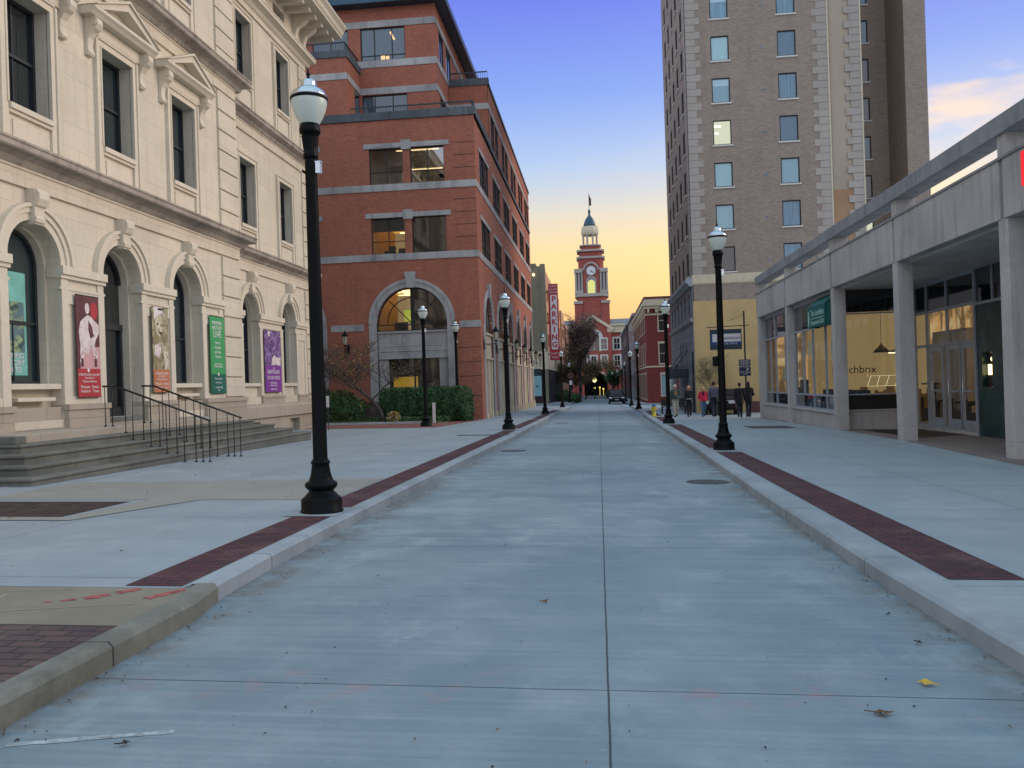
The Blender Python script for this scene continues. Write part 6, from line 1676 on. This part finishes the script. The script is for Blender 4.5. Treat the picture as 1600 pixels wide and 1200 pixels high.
# ------------------------------------------------------------------ cars
def car(name, label, loc, rz, paint, L=4.7, Wd=1.9, H=1.72, suv=True):
    t = thing(name, label, 'car', loc, rz)
    b = MB(); hw = Wd/2
    # side profile (y forward = -y is front)
    prof = [(-L/2,.42),(-L/2,.85),(-L/2+.12,1.0),(-L/2+1.15,1.1),(-L/2+1.75,H-.06),(-L/2+2.2,H),(L/2-.75,H-.02),(L/2-.25,H-.45),(L/2-.1,1.0),(L/2,.9),(L/2,.42),(L/2-.2,.3),(-L/2+.2,.3)]
    n = len(prof); ring_ = []
    for (y, z) in prof:
        inset = .0 if z < 1.05 else .16*(z-1.0)/(H-1.0)+.04
        ring_.append((hw-inset, y, z))
    i = 0
    b.v = [(-x, y, z) for x, y, z in ring_]+[(x, y, z) for x, y, z in ring_]
    b.f = [list(range(n)), list(range(n, 2*n))]+[[k, (k+1) % n, n+(k+1) % n, n+k] for k in range(n)]; b.m = [0]*(n+2)
    body = b.build('body', paint, t, bevel=.05)
    g = MB()
    g.face([(-hw+.24,-L/2+1.2,1.12),(hw-.24,-L/2+1.2,1.12),(hw-.3,-L/2+1.72,H-.1),(-hw+.3,-L/2+1.72,H-.1)]); 
    for v in range(4): g.v[v] = (g.v[v][0], g.v[v][1]-.03, g.v[v][2]+.02)
    g.build('windscreen', M['cglass'], t)
    for s in (-1, 1):
        g = MB(); x0, x1 = s*(hw-.05), s*(hw-.17)
        g.face([(x0+s*.02,-L/2+1.55,1.12),(x0+s*.02,L/2-.6,1.12),(x1+s*.025,L/2-.85,H-.12),(x1+s*.025,-L/2+2.0,H-.12)]); g.build('side_window', M['cglass'], t)
        g = MB(); g.box(min(s*.55,s*.92), max(s*.55,s*.92), -L/2-.03, -L/2+.1, .68, .86); g.build('headlight', M['headlamp'], t, bevel=.02)
        g = MB(); g.box(min(s*hw,s*(hw+.2)), max(s*hw,s*(hw+.2)), -L/2+1.5, -L/2+1.65, 1.05, 1.22); g.build('mirror', paint, t, bevel=.02)
        for y in (-L/2+.88, L/2-.9):
            w_ = MB(); w_.tube((s*(hw-.2),y,.34), (s*(hw+.015),y,.34), .34, seg=22); ww_ = w_.build('wheel', M['tyre'], t, smooth=False)
            w_ = MB(); w_.tube((s*(hw+.01),y,.34), (s*(hw+.03),y,.34), .2, seg=16); w_.build('rim', M['chrome'], ww_)
    g = MB(); g.box(-.5, .5, -L/2-.03, -L/2+.05, .66, .88)
    g.build('grille', M['black'], t); g = MB(); g.box(-.52, .52, -L/2-.045, -L/2, .83, .87); g.box(-.24, .24, -L/2-.07, -L/2-.05, .5, .6); g.build('bumper_trim', M['chrome'], t)
    return t
car('parked_suv', 'black sport utility vehicle facing the camera at the far right kerb', (2.15, 103.0, gz(2.1,101)-.13), 0, M['carpaint'], H=1.75)
car('parked_car', 'dark maroon car parked behind the walking people by the yellow wall', (7.35, 50.4, gz(7.3,50.4)+.0), -.25, M['carpaint2'], L=4.4, H=1.5)
t = thing('bench', 'dark metal bench seen behind the walking people', 'bench', (4.55, 51.5, gz(4.5,51.5)))
b = MB(); b.box(-.75, .75, -.25, .25, .42, .48); b.build('seat', M['iron'], t); b = MB(); b.box(-.75, .75, .25, .3, .5, .95); b.build('backrest', M['iron'], t)
for s in (-1, 1): b = MB(); b.box(s*.7-.04, s*.7+.04, -.22, .28, 0, .42); b.build('leg', M['iron'], t)
# ------------------------------------------------------------------ people
def fmat(n, c): return plain(n, c, .85, var=.12, scale=14)
SK = fmat('skin', S(188,140,118)); HBL = fmat('hair_blonde', S(196,160,112)); HDK = fmat('hair_dark', S(40,32,30)); HWH = fmat('hair_white', S(222,218,210))
C_ = {k: fmat('cloth_'+k, v) for k, v in dict(khaki=S(168,164,152), ochre=S(176,124,62), olive=S(62,72,70), black=S(22,24,30), red=S(206,40,74), jeans=S(70,108,134), grey=S(92,90,112), navy=S(30,36,52), dark=S(26,32,44), scarf=S(30,22,28), white=S(206,204,200), shoe=S(24,24,26)).items()}
def remesh(o, v=.014, sm=3):
    m = o.modifiers.new('fuse', 'REMESH'); m.mode = 'VOXEL'; m.voxel_size = v; m.use_smooth_shade = True
    if sm: s = o.modifiers.new('smooth', 'SMOOTH'); s.iterations = sm; s.factor = .5
def cap(b, p, q, r0, r1=None):
    r1 = r1 or r0; b.tube(p, q, r0, r1, seg=12); b.ell(p, (r0,)*3, 10, 6); b.ell(q, (r1,)*3, 10, 6)
def person(label, loc, rz, h, top, legs, hair, hairlen, stride=.28, arm=.22, coat=None, skirt=0, bag=False, hat=None, inner=None, female=False, scarf=None, arm2=None, belt=None):
    t = thing('person', label, 'person', loc, rz, group='people walking on the right pavement')
    k = h/1.75
    sh = .185*k if not female else .165*k; hip = .09*k
    P = lambda x, y, z: (x*k, y*k, z*k)
    # front is -y
    hipz, kz = .92, .50
    st_ = stride/k
    legsP = []
    for s, fr in ((-1, 1), (1, -1)):
        H = Vector((s*hip/k, 0, hipz)); Fy = -fr*st_; A = Vector((s*.085, Fy, .085 if fr > 0 else .12)); Kn = (H+A)/2+Vector((0, -.05-.03*(fr < 0), .01))
        legsP.append((H, Kn, A, fr))
    armsP = []
    for s, fr in ((-1, -1), (1, 1)):
        S0 = Vector((s*sh/k, .0, 1.43)); am = arm if s < 0 or arm2 is None else arm2
        if am == 'pocket': E_2 = S0+Vector((s*.1, .1, -.29)); W_ = Vector((s*.16, -.09, .95))
        elif am == 'up': E_2 = S0+Vector((s*.08, -.02, -.3)); W_ = S0+Vector((-s*.05, -.22, -.22))
        else: E_2 = S0+Vector((s*.06, fr*am*.35+.03, -.29)); W_ = E_2+Vector((s*.01, fr*am*.5-.05, -.25))
        armsP.append((S0, E_2, W_, s))
    K = lambda v: tuple(v*k)
    b = MB()
    b.ell(P(0,-.01,1.645), (.075*k,.095*k,.115*k), 16, 12); b.ell(P(0,-.03,1.585), (.055*k,.065*k,.06*k), 12, 8)
    b.tube(P(0,-.095,1.66), P(0,-.125,1.62), .012*k, .018*k, seg=6)
    for s in (-1, 1): b.ell(P(s*.076,.0,1.64), (.012*k,.022*k,.03*k), 8, 6)
    b.tube(P(0,.01,1.42), P(0,0,1.6), .058*k, .05*k, seg=12)
    b.ell(P(0,0,1.28), (.155*k,.1*k,.2*k), 14, 10); b.ell(P(0,0,1.05), (.135*k,.095*k,.16*k), 14, 10); b.ell(P(0,0,.95), (.15*k,.105*k,.12*k), 14, 8)
    cap(b, P(-.15,0,1.42), P(.15,0,1.42), .06*k)
    for H, Kn, A, fr in legsP:
        cap(b, K(H), K(Kn), .078*k, .052*k); cap(b, K(Kn), K(A), .052*k, .034*k)
        b.ell(K(A+Vector((0,-.07,-.045))), (.036*k,.1*k,.032*k), 10, 6)
    for S0, E_2, W_, s in armsP:
        cap(b, K(S0), K(E_2), .045*k, .036*k); cap(b, K(E_2), K(W_), .036*k, .024*k)
        d = (W_-E_2).normalized(); hnd = W_+d*.06
        b.ell(K(hnd), (.02*k,.036*k,.045*k), 8, 6)
        for f in range(4):
            o_ = Vector((0, (f-1.5)*.018, 0)); L_ = (.07,.08,.076,.06)[f]
            q0 = hnd+d*.03+o_; q1 = q0+d*L_*.6; q2 = q1+(d+Vector((-s*.5,0,0))).normalized()*L_*.5
            b.tube(K(q0), K(q1), .0085*k, seg=5); b.tube(K(q1), K(q2), .008*k, .006*k, seg=5)
        th = W_+d*.03+Vector((0,-.03,0)); b.tube(K(th), K(th+d*.05+Vector((0,-.025,0))), .009*k, .007*k, seg=5)
    bd = b.build('person_body', SK, t); remesh(bd, .0115, 2)
    # face features
    for s in (-1, 1):
        e = MB(); e.ell(P(s*.03,-.098,1.655), (.011*k,.006*k,.008*k), 8, 6); e.build('eye', C_['black'], bd)
    e = MB(); e.ell(P(0,-.097,1.575), (.022*k,.006*k,.006*k), 8, 6); e.build('mouth', C_['red'], bd)
    # trousers
    b = MB(); b.ell(P(0,.0,.95), (.168*k,.125*k,.13*k), 14, 8)
    for H, Kn, A, fr in legsP:
        cap(b, K(H), K(Kn), .098*k, .07*k); cap(b, K(Kn), K(A+Vector((0,0,.02))), .07*k, .056*k)
    o = b.build('trousers', C_[legs], t); remesh(o, .016)
    b = MB()
    for H, Kn, A, fr in legsP:
        b.ell(K(A+Vector((0,-.06,-.04))), (.048*k,.13*k,.045*k), 12, 8); b.ell(K(A+Vector((0,.02,-.01))), (.045*k,.06*k,.06*k), 10, 6)
    o = b.build('shoes', C_['shoe'], t); remesh(o, .014)
    # jacket
    b = MB(); w_ = 1.12 if coat else 1.0
    b.ell(P(0,0,1.28), (.19*k*w_,.135*k,.23*k), 14, 10); b.ell(P(0,0,1.08), (.17*k*w_,.13*k,.2*k), 14, 10)
    b.tube(P(0,0,.98-(coat or 0)), P(0,0,1.2), .172*k*w_+.02*(coat or 0), .165*k, seg=14); cap(b, P(-.14,0,1.42), P(.14,0,1.42), .078*k)
    b.tube(P(0,.01,1.42), P(0,.01,1.5), .08*k, .065*k, seg=12)
    for S0, E_2, W_, s in armsP:
        cap(b, K(S0), K(E_2), .068*k*w_, .058*k*w_); cap(b, K(E_2), K(W_), .057*k*w_, .042*k)
    o = b.build('jacket', C_[top], t); remesh(o, .017)
    if inner:
        b = MB(); b.ell(P(0,-.05,1.22), (.085*k,.1*k,.25*k), 12, 10); b.ell(P(0,-.05,1.02), (.085*k,.1*k,.14*k), 12, 8); b.build('shirt', C_[inner], t, smooth=True)
    if belt:
        b = MB(); b.lathe([(.185*k,.995*k),(.188*k,1.0*k),(.188*k,1.025*k),(.185*k,1.03*k)], 20); b.build('belt', C_[belt], t)
    if scarf:
        b = MB(); b.ell(P(0,-.03,1.46), (.1*k,.1*k,.055*k), 12, 8); b.ell(P(0,-.12,1.36), (.06*k,.03*k,.12*k), 10, 8); b.build('scarf', C_[scarf], t, smooth=True)
    # hair
    b = MB(); b.ell(P(0,.022,1.68), (.086*k,.1*k,.098*k), 14, 10)
    if hairlen: b.ell(P(0,.06,1.6-hairlen*.3), (.085*k,.06*k,(.1+hairlen*.6)*k), 12, 8)
    o = b.build('hair', hair, t, smooth=True)
    if bag:
        b = MB(); b.box(-.15*k, .15*k, .12*k, .27*k, 1.0*k, 1.42*k); o = b.build('backpack', C_['grey'], t, bevel=.04)
    return t
def G3(x, y): return (x, y, gz(x,y))
person('white haired person in open olive jacket, ochre shirt and pale trousers walking toward the camera', G3(4.1,45.3), .1, 1.74, 'olive', 'khaki', HWH, 0, .18, .12, inner='ochre', arm2='pocket')
person('person all in black with a light belt walking toward the camera', G3(4.88,45.8), .05, 1.68, 'black', 'black', HBL, .1, .1, .25, belt='white', female=True, arm2='pocket')
person('person in a bright red jacket, dark scarf and blue jeans walking toward the camera', G3(5.62,45.6), 0, 1.6, 'red', 'jeans', HBL, .25, .16, 'pocket', female=True, scarf='scarf', coat=.05, arm2='pocket')
person('tall person in grey jacket with backpack and dark trousers walking away', G3(6.1,45.0), PI, 1.86, 'grey', 'navy', HDK, 0, .3, .15, bag=True)
person('person in pale jacket partly hidden between the tall walker and the lamp post', G3(6.42,45.9), PI, 1.7, 'white', 'navy', HBL, .2, .15, .15, female=True)
person('person in long black coat seen from behind, short hair, right of the lamp post', G3(7.22,43.6), PI, 1.78, 'black', 'dark', HDK, 0, .12, .12, coat=.28)
person('person with long dark hair and black coat seen from behind by the sign pole', G3(7.72,43.9), PI, 1.8, 'black', 'navy', HDK, .45, .2, 'up', coat=.2, female=True)
# tidy helper marks
for o in COL.objects:
    if o.get('_w'): del o['_w']
